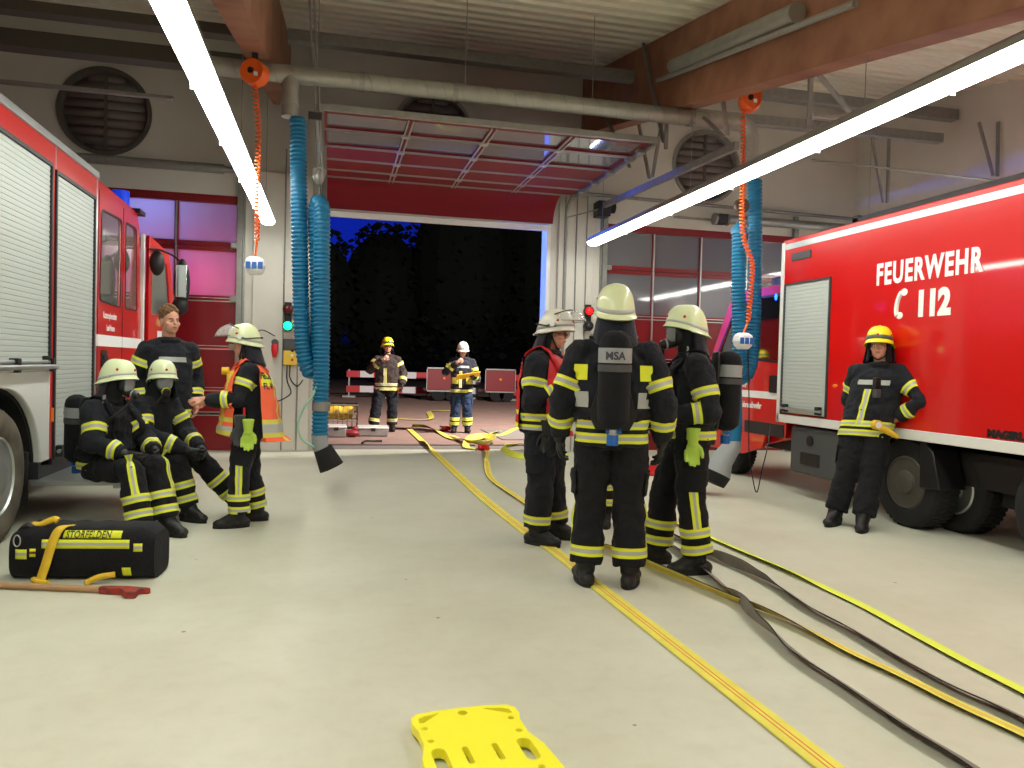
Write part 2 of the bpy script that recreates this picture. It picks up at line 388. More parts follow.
# the raised gate: lies flat under the roof
def gate_open():
    x0, x1 = G2[0]-.03, G2[1]+.25; zz = 4.13; r = struct_root('door_2', ((x0+x1)/2, WY-1.8, zz))
    rows = [(8.72, 9.36, 'g'), (9.36, 10.08, 'g'), (10.08, 10.72, 'r'), (10.72, 11.3, 'r'), (11.3, 11.74, 'r')]
    cols = 4; dx = (x1-x0)/cols
    for a, b, k in rows:
        if k == 'r': build('panel', MB().box((x0+.02, a+.01, zz), (x1-.02, b-.01, zz+.05)), 'red_door_dimmed', r)
        else:
            f = MB().box((x0, a+.005, zz), (x1, a+.06, zz+.05)).box((x0, b-.06, zz), (x1, b-.005, zz+.05))
            for i in range(cols+1):
                xm = x0+dx*i; f.box((max(x0, xm-.028), a+.005, zz-.002), (min(x1, xm+.028), b-.005, zz+.05))
            sf = build('window_frame', f, 'red_door_dimmed', r)
            for i in range(cols): build('pane', MB().box((x0+dx*i+.028, a+.06, zz+.02), (x0+dx*(i+1)-.028, b-.06, zz+.03)), 'pane_glass', sf)
        build('seam', MB().box((x0, b-.035, zz-.012), (x1, b-.022, zz-.001)).box((x0, b+.02, zz-.012), (x1, b+.032, zz-.001)), 'alu', r)
    # curved last section coming down to the lintel
    c = []
    for i in range(9):
        a = rad(80*i/8); c.append((11.75+.475*sin(a), zz-.46*(1-cos(a))))
    cv = []
    for (yy, z2) in c: cv.append([V((x0+.02, yy, z2)), V((x1-.18, yy, z2)), V((x1-.18, yy+.02, z2+.04)), V((x0+.02, yy+.02, z2+.04))])
    build('panel', MB().loft(cv), 'red_door_dimmed', r)
    e = c[-1]
    build('bottom_seal', MB().box((G2[0]-.02, WY-.05, GT-.1), (G2[1]+.02, WY+.02, GT-.02)), 'white_paint', r)
    s = MB()
    for i in range(1, cols):
        xm = x0+dx*i; s.box((xm-.035, 8.74, zz-.02), (xm-.02, 11.8, zz-.003)); s.box((xm+.02, 8.74, zz-.02), (xm+.035, 11.8, zz-.003))
        for yy in (9.36, 10.08, 10.72, 11.3): s.box((xm-.05, yy-.05, zz-.025), (xm+.05, yy+.05, zz-.004))
    build('stile', s, 'alu', r)
    build('end_rail', MB().box((x0-.05, 8.66, zz-.0), (x1+.08, 8.72, zz+.07)), 'galv', r, bevel=.005)
    for xm, w in ((x0-.07, 1), (x1+.06, 1)):
        t = MB().bar((xm, 8.7, zz+.02), (xm, 12.0, zz+.02), .05, .08)
        pts = [V((xm, 11.95+.3*sin(a), zz+.02-.3*(1-cos(a)))) for a in [rad(q*15) for q in range(7)]]
        t.tube(pts+[V((xm, 12.25, .02))], .028, 8)
        build('guide_rail', t, 'galv', r)
    # roller brackets
    b = MB()
    for yy in (9.0, 9.36, 10.08, 10.72, 11.3, 11.7): b.box((x1-.05, yy-.05, zz-.05), (x1+.06, yy+.05, zz-.005))
    build('roller_bracket', b, 'galv', r)
    # jambs
    build('jamb', MB().box((G2[1]-.005, WY-.02, 0), (G2[1]+.06, WY+.3, GT)), 'white_paint', r)
    build('jamb', MB().box((G2[0]-.06, WY-.05, 0), (G2[0]+.005, WY+.3, GT)), 'galv', r)
gate_open()
# other gate runners, hangers and struts
def hanger(pts_list, label, r=.016, m='galv', name='gate_track_hanger', cat='bracket', flat=True):
    t = MB()
    for a, b in pts_list:
        if flat: t.bar(a, b, .045, .03)
        else: t.tube([a, b], r, 8)
    return tag(build(name, t, m, bevel=.003), label, cat, 'steel hangers under the roof')
trk0 = [((4.3, WY-.15, 4.08), (4.3, 7.75, 4.0))]
t = MB().bar((4.3, WY-.05, 4.08), (4.3, 7.75, 3.9), .06, .09)
tag(build('gate_track', t, 'galv', bevel=.004), 'long steel gate runner sloping across the round vent in front of the right gate', 'rail')
def up(x, y): return V((x, y, zc(y)-.02))
hanger([((3.92, 8.78, 4.1), (3.92, 8.78, zc(8.78)-.95)), ((3.92, 8.85, 4.2), (3.92, 9.6, zc(9.6))), ((3.9, 9.9, 4.15), (3.9, 11.2, zc(11.2)-.6))], 'upright steel hanger with diagonal strut at the raised gate\'s right corner')
hanger([((4.32, 8.0, 4.08), (4.24, 8.0, 4.5)), ((4.32, 8.1, 4.1), (4.24, 8.9, 4.75)), ((4.32, 10.2, 4.1), (4.24, 10.5, 5.0)), ((4.32, 10.1, 4.1), (4.24, 9.6, 4.85))], 'perforated steel hanger struts holding the runner beside the round vent')
def vee(px1, px2, pxb, y, yb, label):
    a = P(*px1, 'y', y); b = P(*px2, 'y', y); c = P(*pxb, 'y', y-.05)
    return hanger([(a, c+V((-.03, 0, 0))), (b, c+V((.04, 0, 0)))], label)
vee((872, 137), (889, 137), (885, 203), 10.0, 0, 'V-shaped steel hanger above the middle of the red box truck')
vee((979, 122), (998, 122), (995, 176), 9.2, 0, 'V-shaped steel hanger above the right end of the red box truck')
hanger([(P(811, 70, 'y', 6.4), P(809, 125, 'y', 6.4)), (P(815, 70, 'y', 6.42), P(854, 117, 'y', 6.6)), (P(812, 116, 'y', 6.5), P(848, 119, 'y', 6.5))], 'upright steel bracket with diagonal brace hanging below the timber beam')
hanger([(P(770, 182, 'y', 9.3), P(945, 188, 'y', 9.3))][:0]+[(P(812, 160, 'y', 8.3), P(1000, 181, 'y', 8.3))], 'long thin pale rod running above the red box truck roof', r=.014, flat=False)
# trays / conduits along the roof
def tray(a, b, w, h, label, m='galv'):
    return tag(build('cable_tray', MB().bar(a, b, w, h), m, bevel=.008), label, 'cable tray', 'cable trays under the roof')
tray((-.6, 10, 5.4), (3.95, 10, 5.4), .16, .14, 'grey cable tray crossing the middle bay under the roof deck')
tray((4.24, 10, 5.4), (9.2, 10, 5.4), .16, .16, 'grey cable tray crossing the right bay from beam to side wall')
tray((4.24, 10, 4.98), (8.95, 10, 5.03), .14, .14, 'lower grey square duct ending short of the right side wall')
tray((-6.3, 10.2, 5.05), (-.95, 10.2, 5.05), .25, .2, 'wide dark grey cable tray crossing the bay above the left fire engine', 'zinc_dark')
tray((-6.3, 9.4, 5.12), (-.95, 9.4, 5.12), .2, .12, 'dark steel profile nearest the roof at the upper left', 'zinc_dark')
tray((-6.3, 10, 4.5), (-1.9, 10, 4.5), .05, .05, 'thin grey rail crossing in front of the large round vent', 'galv')
tag(build('steel_pipe', MB().tube([(-6, 12.15, 4.2), (-1.3, 12.15, 4.2)], .045, 12).tube([(-4.2, 12.15, 4.2), (-1.6, 12.15, 4.2)], .07, 12), 'galv'), 'horizontal grey spring shaft above the closed left gate', 'shaft', 'gate spring shafts')
tag(build('steel_pipe', MB().tube([(3.6, 12.12, 4.27), (9.2, 12.12, 4.2)], .03, 12).tube([(5.6, 12.12, 4.0), (9.0, 12.12, 3.98)], .02, 10).tube([(6.55, 12.0, 4.0), (8.8, 12.0, 4.0)], .075, 14), 'galv'), 'horizontal grey spring shaft above the closed right gate', 'shaft', 'gate spring shafts')
t = thing('gate_motor', (4.32, 12.1, 4.05), 'small dark gate motor on the wall at the end of the runner', 'motor')
build('housing', MB().box((4.2, 11.98, 3.9), (4.42, 12.25, 4.15)), 'dark_metal', t, bevel=.015)
build('gear_wheel', MB().cyl((4.43, 12.05, 4.05), (4.5, 12.05, 4.05), .09), 'black_plastic', t)
build('arm', MB().tube([(4.2, 12.0, 4.0), (3.55, 11.6, 3.75)], .012, 8), 'galv', t)
t = thing('gate_motor', (6.6, 12.1, 4.0), 'small grey coupling on the spring shaft near the blue hoses', 'motor')
build('housing', MB().box((6.35, 11.95, 3.92), (6.52, 12.15, 4.08)), 'dark_metal', t, bevel=.01)
build('flange', MB().cyl((6.3, 12.05, 4.0), (6.34, 12.05, 4.0), .1), 'galv', t); build('flange', MB().cyl((6.53, 12.05, 4.0), (6.57, 12.05, 4.0), .1), 'galv', t)
t = MB().cyl((3.86, 8.5, zc(8.5)-.5), (3.86, 6.0, zc(6.0)-.47), .085).tube([(3.84, 8.9, zc(8.9)-.6), (3.84, 5.2, zc(5.2)-.6)], .03, 8)
tag(build('roof_pipe', t, 'duct'), 'pale round pipe fixed along the left face of the timber beam', 'pipe')
# ---- lights -----------------------------------------------------------
def strip(x, y0, y1, label, z=3.4):
    t = thing('strip_light', (x, (y0+y1)/2, z), label, 'strip light', 'rows of ceiling tube lights')
    secs = []
    for yy in (y0, y1): secs.append([V((x+a, yy, z+b)) for a, b in ((-.10, .012), (-.095, .06), (-.05, .1), (.05, .1), (.095, .06), (.10, .012))])
    build('housing', MB().loft(secs), 'galv', t, smooth=False)
    secs = []
    for yy in (y0+.01, y1-.01): secs.append([V((x+a, yy, z+b)) for a, b in ((-.098, .012), (-.10, .0), (-.08, -.035), (-.04, -.05), (.04, -.05), (.08, -.035), (.10, .0), (.098, .012))])
    build('diffuser', MB().loft(secs), 'tube_light', t)
    j = MB(); k = y0
    while k < y1+.01:
        j.box((x-.101, k-.004, z-.052), (x+.101, k+.004, z+.012)); k += 1.5
    build('joint_clip', j, 'white_plastic', t)
    w = MB(); k = y0+.8
    while k < y1:
        w.tube([(x, k, z+.1), (x, k, min(zc(k)-.01, zc(k)-.9 if abs(x-4.02) < .3 or abs(x+.93) < .3 else 9))], .004, 6); k += 3
    build('suspension_wire', w, 'galv', t)
    return t
strip(-.93, -1.5, 11.72, 'bright tube light row hanging over the left side of the hall')
strip(4.03, -1.5, 11.72, 'bright tube light row hanging over the right side in front of the timber beam')
strip(8.75, -1.5, 11.7, 'tube light row behind the red box truck near the right wall')
# ================================================================== OUTSIDE
st('ground', MB().box((-40, WY+.25, -.12), (60, 60, -.012)), 'paving')
st('ground_kerb', MB().box((-6, WY+.28, -.02), (10, WY+.9, .0)).box((3.2, 14.2, -.02), (9, 16.4, .004)), 'kerb')
st('trim_drain', MB().box((-6, 13.12, -.02), (10, 13.24, .006)), 'dark_metal')
w = bpy.data.worlds.new('night'); SC.world = w; w.use_nodes = True; nt = w.node_tree; bg = nt.nodes['Background']
# night sky, blue above the horizon to the left where the emergency lights reach
tc = nt.nodes.new('ShaderNodeTexCoord'); vd = nt.nodes.new('ShaderNodeVectorMath'); vd.operation = 'DOT_PRODUCT'
vd.inputs[1].default_value = P(340, 205, 'y', 50).normalized()
dd = (P(340, 205, 'y', 50)-V((0, 0, CH))).normalized(); vd.inputs[1].default_value = dd
nt.links.new(tc.outputs['Generated'], vd.inputs[0])
rp = nt.nodes.new('ShaderNodeValToRGB'); rp.color_ramp.elements[0].position = .985; rp.color_ramp.elements[0].color = (.0006, .0007, .001, 1)
rp.color_ramp.elements[1].position = .9995; rp.color_ramp.elements[1].color = (.003, .012, .26, 1)
nt.links.new(vd.outputs['Value'], rp.inputs['Fac']); nt.links.new(rp.outputs['Color'], bg.inputs['Color']); bg.inputs['Strength'].default_value = 1
def tree(x, y, h, r, label, seed):
    rnd = random.Random(seed); t = thing('tree', (x, y, 0), label, 'tree', 'dark trees beyond the yard')
    build('trunk', MB().tube([(x, y, 0), (x+.1, y, h*.4), (x, y, h*.8)], [.25, .18, .06], 8), 'bark', t)
    mb = MB()
    for k in range(900):
        a = rnd.uniform(0, 2*pi); zz = rnd.uniform(.12, 1); rr = r*sqrt(max(0, 1-((zz-.5)/.52)**2))*rnd.uniform(.5, 1)
        c = V((x+rr*cos(a), y+rr*sin(a), h*zz)); s = rnd.uniform(.14, .34)
        n1_ = V((rnd.uniform(-1, 1), rnd.uniform(-1, 1), rnd.uniform(-1, 1))).normalized(); u, v = frame(n1_)
        mb.add([c+u*s, c+v*s*.7, c-u*s, c-v*s*.7], [(0, 1, 2, 3)])
    mb.ell((x, y, h*.55), (r*.8, r*.8, h*.4), nu=14, nv=8)
    build('foliage', mb, 'leaf', t, smooth=False)
for i, (x, y, h, r, L) in enumerate([(-1.5, 46, 8.6, 3.5, 'low dark tree at the left edge of the gate opening'), (3.2, 47, 9.4, 3.4, 'dark rounded tree left of the yard centre'), (8, 48, 12.5, 4, 'tall dark tree behind the trailers'), (14, 47, 13, 4.5, 'tall dark tree at the right of the gate opening'), (-8, 46, 7.5, 4, 'dark tree hidden behind the left gate')]):
    tree(x, y+3*(i%2), h*1.08, r, L, i)
# a low hedge line closes the yard
# red-white barrier boards
def barrier(x0, y, w, label, zs=(.78, .2)):
    t = thing('barrier', (x0+w/2, y, 0), label, 'barrier', 'red and white barriers in the yard')
    for z in zs:
        n = int(w/.45)
        b = MB()
        for i in range(n):
            a = x0+w*i/n; c = x0+w*(i+1)/n; s = .1
            b.add([(a, y-.02, z), (c, y-.02, z), (c, y-.02, z+.25), (a, y-.02, z+.25), (a, y+.02, z), (c, y+.02, z), (c, y+.02, z+.25), (a, y+.02, z+.25)],
                  [(0, 1, 2, 3), (5, 4, 7, 6), (3, 2, 6, 7), (1, 0, 4, 5)], i % 2)
        build('board', b, ['barrier_red', 'barrier_white'], t, smooth=False)
    for xx in (x0+.1, x0+w-.1): build('post', MB().box((xx-.03, y+.02, -.01), (xx+.03, y+.07, zs[0]+.3)).box((xx-.25, y-.1, -.01), (xx+.25, y+.2, .06)), 'galv', t)
barrier(.6, 30.5, 1.55, 'leftmost red and white barrier in the yard')
barrier(2.2, 30.2, 1.6, 'red and white barrier between the first barrier and the red trailer')
barrier(4.9, 30.6, 1.0, 'red and white barrier behind the firefighter with the yellow board', zs=(.6, .2))
barrier(6.95, 29.9, 1.6, 'rightmost red and white barrier beside the gate edge')
def trailer(x0, x1, y, label):
    t = thing('trailer', ((x0+x1)/2, y, 0), label, 'trailer', 'red panel trailers')
    build('side_panel', MB().box((x0, y-.05, .4), (x1, y+.0, 1.2)), 'panel_red', t, bevel=.02)
    build('frame', MB().box((x0-.03, y-.07, 1.2), (x1+.03, y+.05, 1.25)).box((x0-.03, y-.07, .35), (x1+.03, y+.05, .4)).box((x0-.03, y-.07, .35), (x0, y, 1.25)).box((x1, y-.07, .35), (x1+.03, y, 1.25)).box((x0, y, .35), (x1, y+1.4, .45)), 'galv', t)
    build('reflector', MB().cyl(((x0+x1)/2, y-.06, .85), ((x0+x1)/2, y-.09, .85), .05), 'amber', t)
    for xx in (x0+.45, x1-.3): build('wheel', MB().cyl((xx, y-.02, .28), (xx, y+.18, .28), .28), 'tyre_dark', t)
trailer(3.5, 4.75, 28.6, 'red panelled trailer between the two firefighters in the yard')
trailer(5.72, 6.85, 28.6, 'red panelled trailer right of the firefighter with the board')
# a fire engine outside behind the left gate, red body with blue beacon
t = thing('fire_engine', (-3.2, 16.6, 0), 'red vehicle glimpsed through the left gate windows', 'fire engine')
build('body', MB().box((-4.6, 16.4, .5), (-2.0, 22, 3.0)), 'red_truck', t, bevel=.08)
build('window', MB().box((-4.3, 16.36, 1.7), (-2.3, 16.41, 2.6)), 'cab_glass', t, bevel=.02)
for xx in (-4.3, -2.3): build('wheel', MB().cyl((xx-.15, 17.4, .45), (xx+.15, 17.4, .45), .45), 'tyre_dark', t)
build('beacon', MB().cyl((-3.0, 16.7, 3.0), (-3.0, 16.7, 3.22), .12), 'beacon_blue', t)
# electric cabling and signals on the pillars
def traffic(x, z, y, on, label):
    t = thing('traffic_signal', (x, y, z), label, 'signal light', 'red and green gate signals')
    build('housing', MB().box((x-.05, y-.02, z-.2), (x+.05, y+.05, z+.24)), 'black_plastic', t, bevel=.01)
    for dz, c, nm in ((.13, 'lamp_red' if on == 'red' else 'lamp_off', 'red_lamp'), (-.12, 'lamp_green' if on == 'green' else 'dark_metal', 'green_lamp')):
        rings = []
        for k in range(7):
            a = rad(15*k); rings.append([V((x+.066*cos(a)*cos(q), y-.05-.05*sin(a), z+dz+.066*cos(a)*sin(q))) for q in [2*pi*i/20 for i in range(20)]])
        build(nm, MB().loft(rings), c, t)
        rings = [[V((x+r_*cos(q), y+yy, z+dz+r_*sin(q))) for q in [2*pi*i/20 for i in range(20)]] for r_, yy in ((.08, .02), (.08, -.07), (.068, -.07), (.068, -.04))]
        build('lamp_hood', MB().loft(rings, cap=False), 'black_plastic', t)
p1 = P(288, 318, 'y', 12.2); traffic(p1.x, p1.z, 12.2, 'green', 'gate signal with its green lamp lit beside the blue hoses')
p1 = P(588, 319, 'y', 12.2); traffic(p1.x, p1.z, 12.2, 'red', 'gate signal with a red lamp between the helmets at the right pillar')
p1 = P(291, 352, 'y', 12.2)
t = thing('gate_control_box', p1, 'yellow and grey gate control box below the green signal lamp', 'control box')
build('housing', MB().box((p1.x-.11, 12.19, p1.z-.2), (p1.x+.09, 12.25, p1.z+.02)), 'yellow_box', t, bevel=.01)
build('cover', MB().box((p1.x-.11, 12.19, p1.z+.025), (p1.x+.09, 12.25, p1.z+.2)), 'grey_plastic', t, bevel=.01)
for k in range(3): build('button', MB().cyl((p1.x+.02, 12.19, p1.z-.12+.07*k), (p1.x+.02, 12.17, p1.z-.12+.07*k), .02), ['red_plastic', 'white_plastic', 'black_plastic'][k], t)
p1 = P(275, 345, 'y', 12.22)
t = thing('wall_socket', p1, 'red plug in a grey wall socket beside the orange vest', 'socket')
build('socket', MB().cyl((p1.x, 12.26, p1.z+.04), (p1.x, 12.16, p1.z+.04), .05), 'grey_plastic', t)
build('plug', MB().tube([(p1.x, 12.17, p1.z), (p1.x, 12.15, p1.z-.08), (p1.x, 12.16, p1.z-.18)], [.05, .05, .025], 14), 'red_plastic', t)
q = [P(x, y, 'y', 12.2) for x, y in ((275, 336), (262, 330), (252, 336))]
tag(build('wall_cable', MB().tube(bez(q), .008, 6).tube(bez([P(x, y, 'y', 12.2) for x, y in ((287, 365), (287, 380), (291, 392), (285, 398), (276, 402))]), .009, 6).tube(bez([P(x, y, 'y', 12.2) for x, y in ((290, 365), (290, 378), (297, 386), (303, 380))]), .009, 6), 'black_plastic'), 'thin dark cables looping down the pillar below the control box', 'cable')
# ================================================================== FIRE ENGINES
def wheel(name, c, r, w, sgn, parent, rim='alu', tyre='tyre'):
    "axle along x; sgn = side that faces out"
    x, y, z = c; rings = []
    for (rr, xx) in ((.58*r, .0), (.62*r, .02), (.8*r, .035), (.93*r, .02), (r, -.02), (r, -w+.02), (.9*r, -w), (.5*r, -w)):
        rings.append([V((x+sgn*xx, y+rr*cos(2*pi*k/48), z+rr*sin(2*pi*k/48))) for k in range(48)])
    o = build(name, MB().loft(rings), tyre, parent)
    rings = []
    for (rr, xx) in ((.6*r, .005), (.56*r, .02), (.53*r, -.01), (.45*r, -.06), (.3*r, -.05), (.26*r, .03), (.12*r, .06), (.01*r, .06)):
        rings.append([V((x+sgn*xx, y+rr*cos(2*pi*k/40), z+rr*sin(2*pi*k/40))) for k in range(40)])
    h = build('rim', MB().loft(rings), rim, o)
    b = MB()
    for k in range(8):
        a = 2*pi*k/8; b.cyl((x+sgn*-.05, y+.36*r*cos(a), z+.36*r*sin(a)), (x+sgn*-.02, y+.36*r*cos(a), z+.36*r*sin(a)), .022, 8)
    build('wheel_nuts', b, 'dark_metal', o)
    tr = MB()
    for k in range(48):
        a = 2*pi*k/48
        for s2 in (0, 1):
            a2 = a+s2*pi/48; xc = x-sgn*(w*(.28+.44*s2)); d = V((0, cos(a2), sin(a2))); tt = V((0, -sin(a2), cos(a2)))
            tr.obox(V((xc, y, z))+d*(r+.002), (V((1, 0, 0)), tt, d), (w*.2, .014, .009))
    build('tread', tr, tyre, o, smooth=False)
    return o
def shutter(parent, x, sgn, y0, y1, z0, z1, name='roller_shutter', fw=.03, fm='dark_metal'):
    n = int((z1-z0)/.042); mb = MB()
    for i in range(n):
        a = z0+(z1-z0)*i/n; b = z0+(z1-z0)*(i+1)/n; h = (b-a)
        vs = []
        for yy in (y0, y1):
            for (xx, zz) in ((-.006, a), (0, a+.003), (.0025, a+h*.5), (0, b-.003), (-.006, b)): vs.append((x+sgn*xx, yy, zz))
        mb.add(vs, [(k, k+1, 5+k+1, 5+k) for k in range(4)])
    o = build(name, mb, 'shutter', parent)
    f = MB(); xx = (min(x-.02*sgn, x+.02*sgn), max(x-.02*sgn, x+.02*sgn))
    f.box((xx[0], y0-fw, z0-.01), (xx[1], y0, z1+fw)).box((xx[0], y1, z0-.01), (xx[1], y1+fw, z1+fw)).box((xx[0], y0, z1), (xx[1], y1, z1+fw))
    build('shutter_frame', f, fm, o)
    build('shutter_bar', MB().tube([(x+sgn*.035, y0+.04, z0+.05), (x+sgn*.035, y1-.04, z0+.05)], .018, 10), 'alu', o)
    for yy in (y0+.1, y1-.1): build('latch', MB().box((x, yy-.035, z0+.01), (x+sgn*.05, yy+.035, z0+.1)), 'black_plastic', o, bevel=.006)
    return o
# ---- left fire engine
X = -2.35
T = thing('fire_engine', (-3.5, 6, 0), 'big red and white fire engine with roller shutters at the left edge', 'fire engine')
ARC, AR = 6.35, .80
arch = [(ARC+AR*cos(a), .46+AR*.86*sin(a)) for a in [pi-pi*k/20 for k in range(21)]]
low = [(1.0, 1.28), (1.0, .44)]+[(p[0], max(p[1], .44)) for p in arch]+[(7.36, .44), (7.36, 1.28)]
build('lower_body', MB().prism([(a, b) for a, b in low], 'x', X, X-.06), 'white_paint', T, bevel=.012)
build('sill_ledge', MB().box((X-.05, 1.0, 1.262), (X+.035, 7.37, 1.285)), 'white_paint', T, bevel=.006)
wl = MB().prism([(p[0]*1.0, p[1]) for p in arch]+[(q[0]+(q[0]-ARC)*-.03, q[1]-.02) for q in arch[::-1]], 'x', X-.06, X-.75)
build('wheel_arch', wl, 'under', T)
# body shell with bays
sh = MB()
sh.box((X-.06, 1.0, 3.0), (X, 8.64, 3.2))                         # band over the shutters
sh.box((X-.06, 7.345, 1.25), (X, 7.42, 3.0)).box((X-.06, 8.58, .44), (X, 8.64, 3.0)).box((X-.06, 7.36, .44), (X, 7.42, 1.3))
sh.box((X-2.45, 1.0, 1.3), (X-.06, 8.64, 3.2)).box((X-2.45, 1.0, .5), (X-2.4, 8.64, 1.3))
build('body', sh, 'red_truck', T, bevel=.006)
build('roof_edge', MB().box((X-.12, 1.0, 3.2), (X+.015, 8.66, 3.27)).box((X-.02, 8.625, .46), (X+.006, 8.655, 3.2)), 'alu', T, bevel=.01)
build('roof_rail', MB().box((X-.16, 1.0, 3.27), (X-.1, 8.6, 3.33)), 'dark_metal', T)
shutter(T, X-.005, 1, 3.9, 7.31, 1.29, 3.0); shutter(T, X-.005, 1, 7.455, 8.545, .50, 2.97)
o = build('hand_rail', MB().tube([(X+.06, 4.0, 1.30), (X+.06, 7.33, 1.30)], .022, 10), 'alu', T)
for yy in (5.4, 6.5, 7.25): build('rail_bracket', MB().box((X-.0, yy-.03, 1.26), (X+.07, yy+.03, 1.37)), 'black_plastic', o, bevel=.006)
for yy in (5.62, 7.42): build('panel_seam', MB().box((X-.001, yy, 3.01), (X+.003, yy+.013, 3.2)), 'alu', T)
build('side_marker', MB().box((X, 7.385, .82), (X+.015, 7.41, .94)), 'amber', T)
# fold-out step and its compartment
build('fold_out_step', MB().box((X-.02, 6.98, .325), (X+.66, 8.5, .36)).box((X+.6, 6.98, .30), (X+.66, 8.5, .33)), 'alu', T, bevel=.006)
build('under_panel', MB().box((X-.4, 7.1, .36), (X, 8.6, .5)), 'dark_metal', T)
build('tool_tray', MB().box((X-.0, 7.5, .5), (X+.06, 8.5, .56)), 'dark_metal', T, bevel=.01)
wheel('wheel', (X+.0, 6.28, .50), .50, .32, 1, T)
build('mud_flap', MB().box((X-.35, 7.0, .2), (X-.05, 7.05, .6)), 'rubber', T, bevel=.01)
build('chassis', MB().box((X-2.0, 1.2, .45), (X-.78, 10.6, 1.28)).box((X-.78, 7.2, .5), (X-.1, 8.6, 1.28)).box((X-.78, 1.2, .5), (X-.1, 5.4, 1.28)), 'under', T)
for c in ((X-1.9, 6.28, .5), (X-1.9, 9.9, .5)): wheel('wheel', c, .50, .3, -1, T)
# cab: side panel with windows cut out, doors as seams
cy0, cy1 = 8.66, 10.62
win1 = [(8.78, 1.98), (9.56, 1.96), (9.58, 2.94), (8.82, 2.92)]; win2 = [(9.78, 1.96), (10.33, 1.97), (10.26, 2.95), (9.78, 2.95)]
def rounded(p, r=.07):
    o_ = []
    for i in range(len(p)):
        a, b, c = V(p[i-1]+(0,)), V(p[i]+(0,)), V(p[(i+1) % len(p)]+(0,))
        u = (a-b).normalized(); v = (c-b).normalized()
        for k in range(5):
            t = k/4; q = (b+u*r)*(1-t)**2+b*2*t*(1-t)+(b+v*r)*t*t; o_.append((q.x, q.y))
    return o_
side = [(cy0, .95), (9.3, .95), (9.45, .5), (10.62, .5), (10.62, 1.6), (10.42, 3.0), (10.3, 3.17), (cy0, 3.2)]
build('cab', MB().prism(side, 'x', X, X-.05, holes=[rounded(win1), rounded(win2)]).prism([(cy0, .95), (10.55, .95), (10.55, 1.6), (10.4, 3.0), (10.25, 3.17), (cy0, 3.2)], 'x', X-.12, X-2.35), 'red_truck', T, bevel=.01)
build('window', MB().prism(rounded(win1), 'x', X-.012, X-.03), 'cab_glass_grey', T); build('window', MB().prism(rounded(win2), 'x', X-.012, X-.03), 'cab_glass_grey', T)
for w_ in (win1, win2):
    r_ = rounded(w_); f = MB().prism([(a+(a-sum(q[0] for q in r_)/len(r_))*.05, b+(b-sum(q[1] for q in r_)/len(r_))*.03) for a, b in r_], 'x', X, X+.006, holes=[r_])
    build('window_seal', f, 'black_plastic', T)
build('stripe', MB().box((X, cy0, 1.50), (X+.004, 10.56, 1.62)), 'white_text', T)
build('door_seam', MB().box((X, 9.66, .55), (X+.004, 9.675, 3.1)).box((X, 8.7, .95), (X+.004, 8.712, 3.1)), 'black_plastic', T)
build('door_edge', MB().box((X-.02, 10.56, .6), (X+.03, 10.62, 2.95)), 'white_paint', T, bevel=.01)
h = build('door_handle', MB().box((X, 8.84, 1.22), (X+.012, 9.04, 1.46)), 'black_plastic', T, bevel=.005)
build('grip', MB().box((X+.012, 8.87, 1.36), (X+.03, 9.01, 1.40)).box((X+.012, 8.87, 1.27), (X+.03, 9.01, 1.31)), 'dark_metal', h, bevel=.004)
text('Katastrophenschutz', .105, (X+.003, 8.9, 1.80), (0, 1, 0), (0, 0, 1), 'white_text', 'lettering', T, xs=.62, ext=.001)
text('Land Hessen', .1, (X+.003, 9.03, 1.67), (0, 1, 0), (0, 0, 1), 'white_text', 'lettering', T, xs=.62, ext=.001)
build('beacon', MB().cyl((-2.55, 10.35, 3.17), (-2.55, 10.35, 3.42), .1), 'beacon_blue', T)
build('beacon_base', MB().box((-2.9, 10.2, 3.15), (-2.3, 10.5, 3.2)), 'black_plastic', T)
# front door standing open
dn = V((.34, .94, 0)).normalized(); hp = V((X+.02, 10.68, 0))
def dq(a, z, o=0): return hp+dn*a+V((0, 0, z))+V((dn.y, -dn.x, 0))*o
def dprism(pts, holes, o0, o1):
    m_ = MB().prism(pts, 'y', 0, 1, holes=holes); m_.v = [dq(v.x, v.z, o0+(o1-o0)*v.y) for v in m_.v]; return m_
dpts = [(0, .75), (.62, .75), (.62, 2.05), (.45, 2.78), (.0, 2.95)]; dw = [(.07, 1.95), (.5, 1.95), (.4, 2.62), (.07, 2.78)]
d = build('open_door', dprism(dpts, [dw], 0, .05), 'red_truck', T, bevel=.006)
build('pane', dprism(dw, [], .02, .03), 'cab_glass_grey', d)
build('door_logo', dprism([(.2, 1.62), (.3, 1.62), (.3, 1.74), (.2, 1.74)], [], .05, .053), 'white_text', d)
# mirrors on a long arm
t = MB().tube(bez([P(150, 249, 'y', 10.6), P(160, 250, 'y', 10.7), P(172, 255, 'y', 10.8), P(181, 262, 'y', 10.8)]), .014, 8)
a = build('mirror_arm', t, 'black_plastic', T)
c = P(182, 284, 'y', 10.8)
build('mirror_shell', MB().ell(c, (.10, .07, .33)), 'black_plastic', a)
build('mirror_glass', MB().box((c.x-.065, c.y-.085, c.z-.18), (c.x+.07, c.y-.072, c.z+.24)), 'mirror', a, bevel=.02)
c2 = P(157, 263, 'y', 10.5); build('mirror_shell', MB().ell(c2, (.09, .08, .16)), 'black_plastic', a)
c3 = P(180, 306, 'y', 10.8); build('mirror_shell', MB().ell(c3, (.1, .07, .12)), 'black_plastic', a)
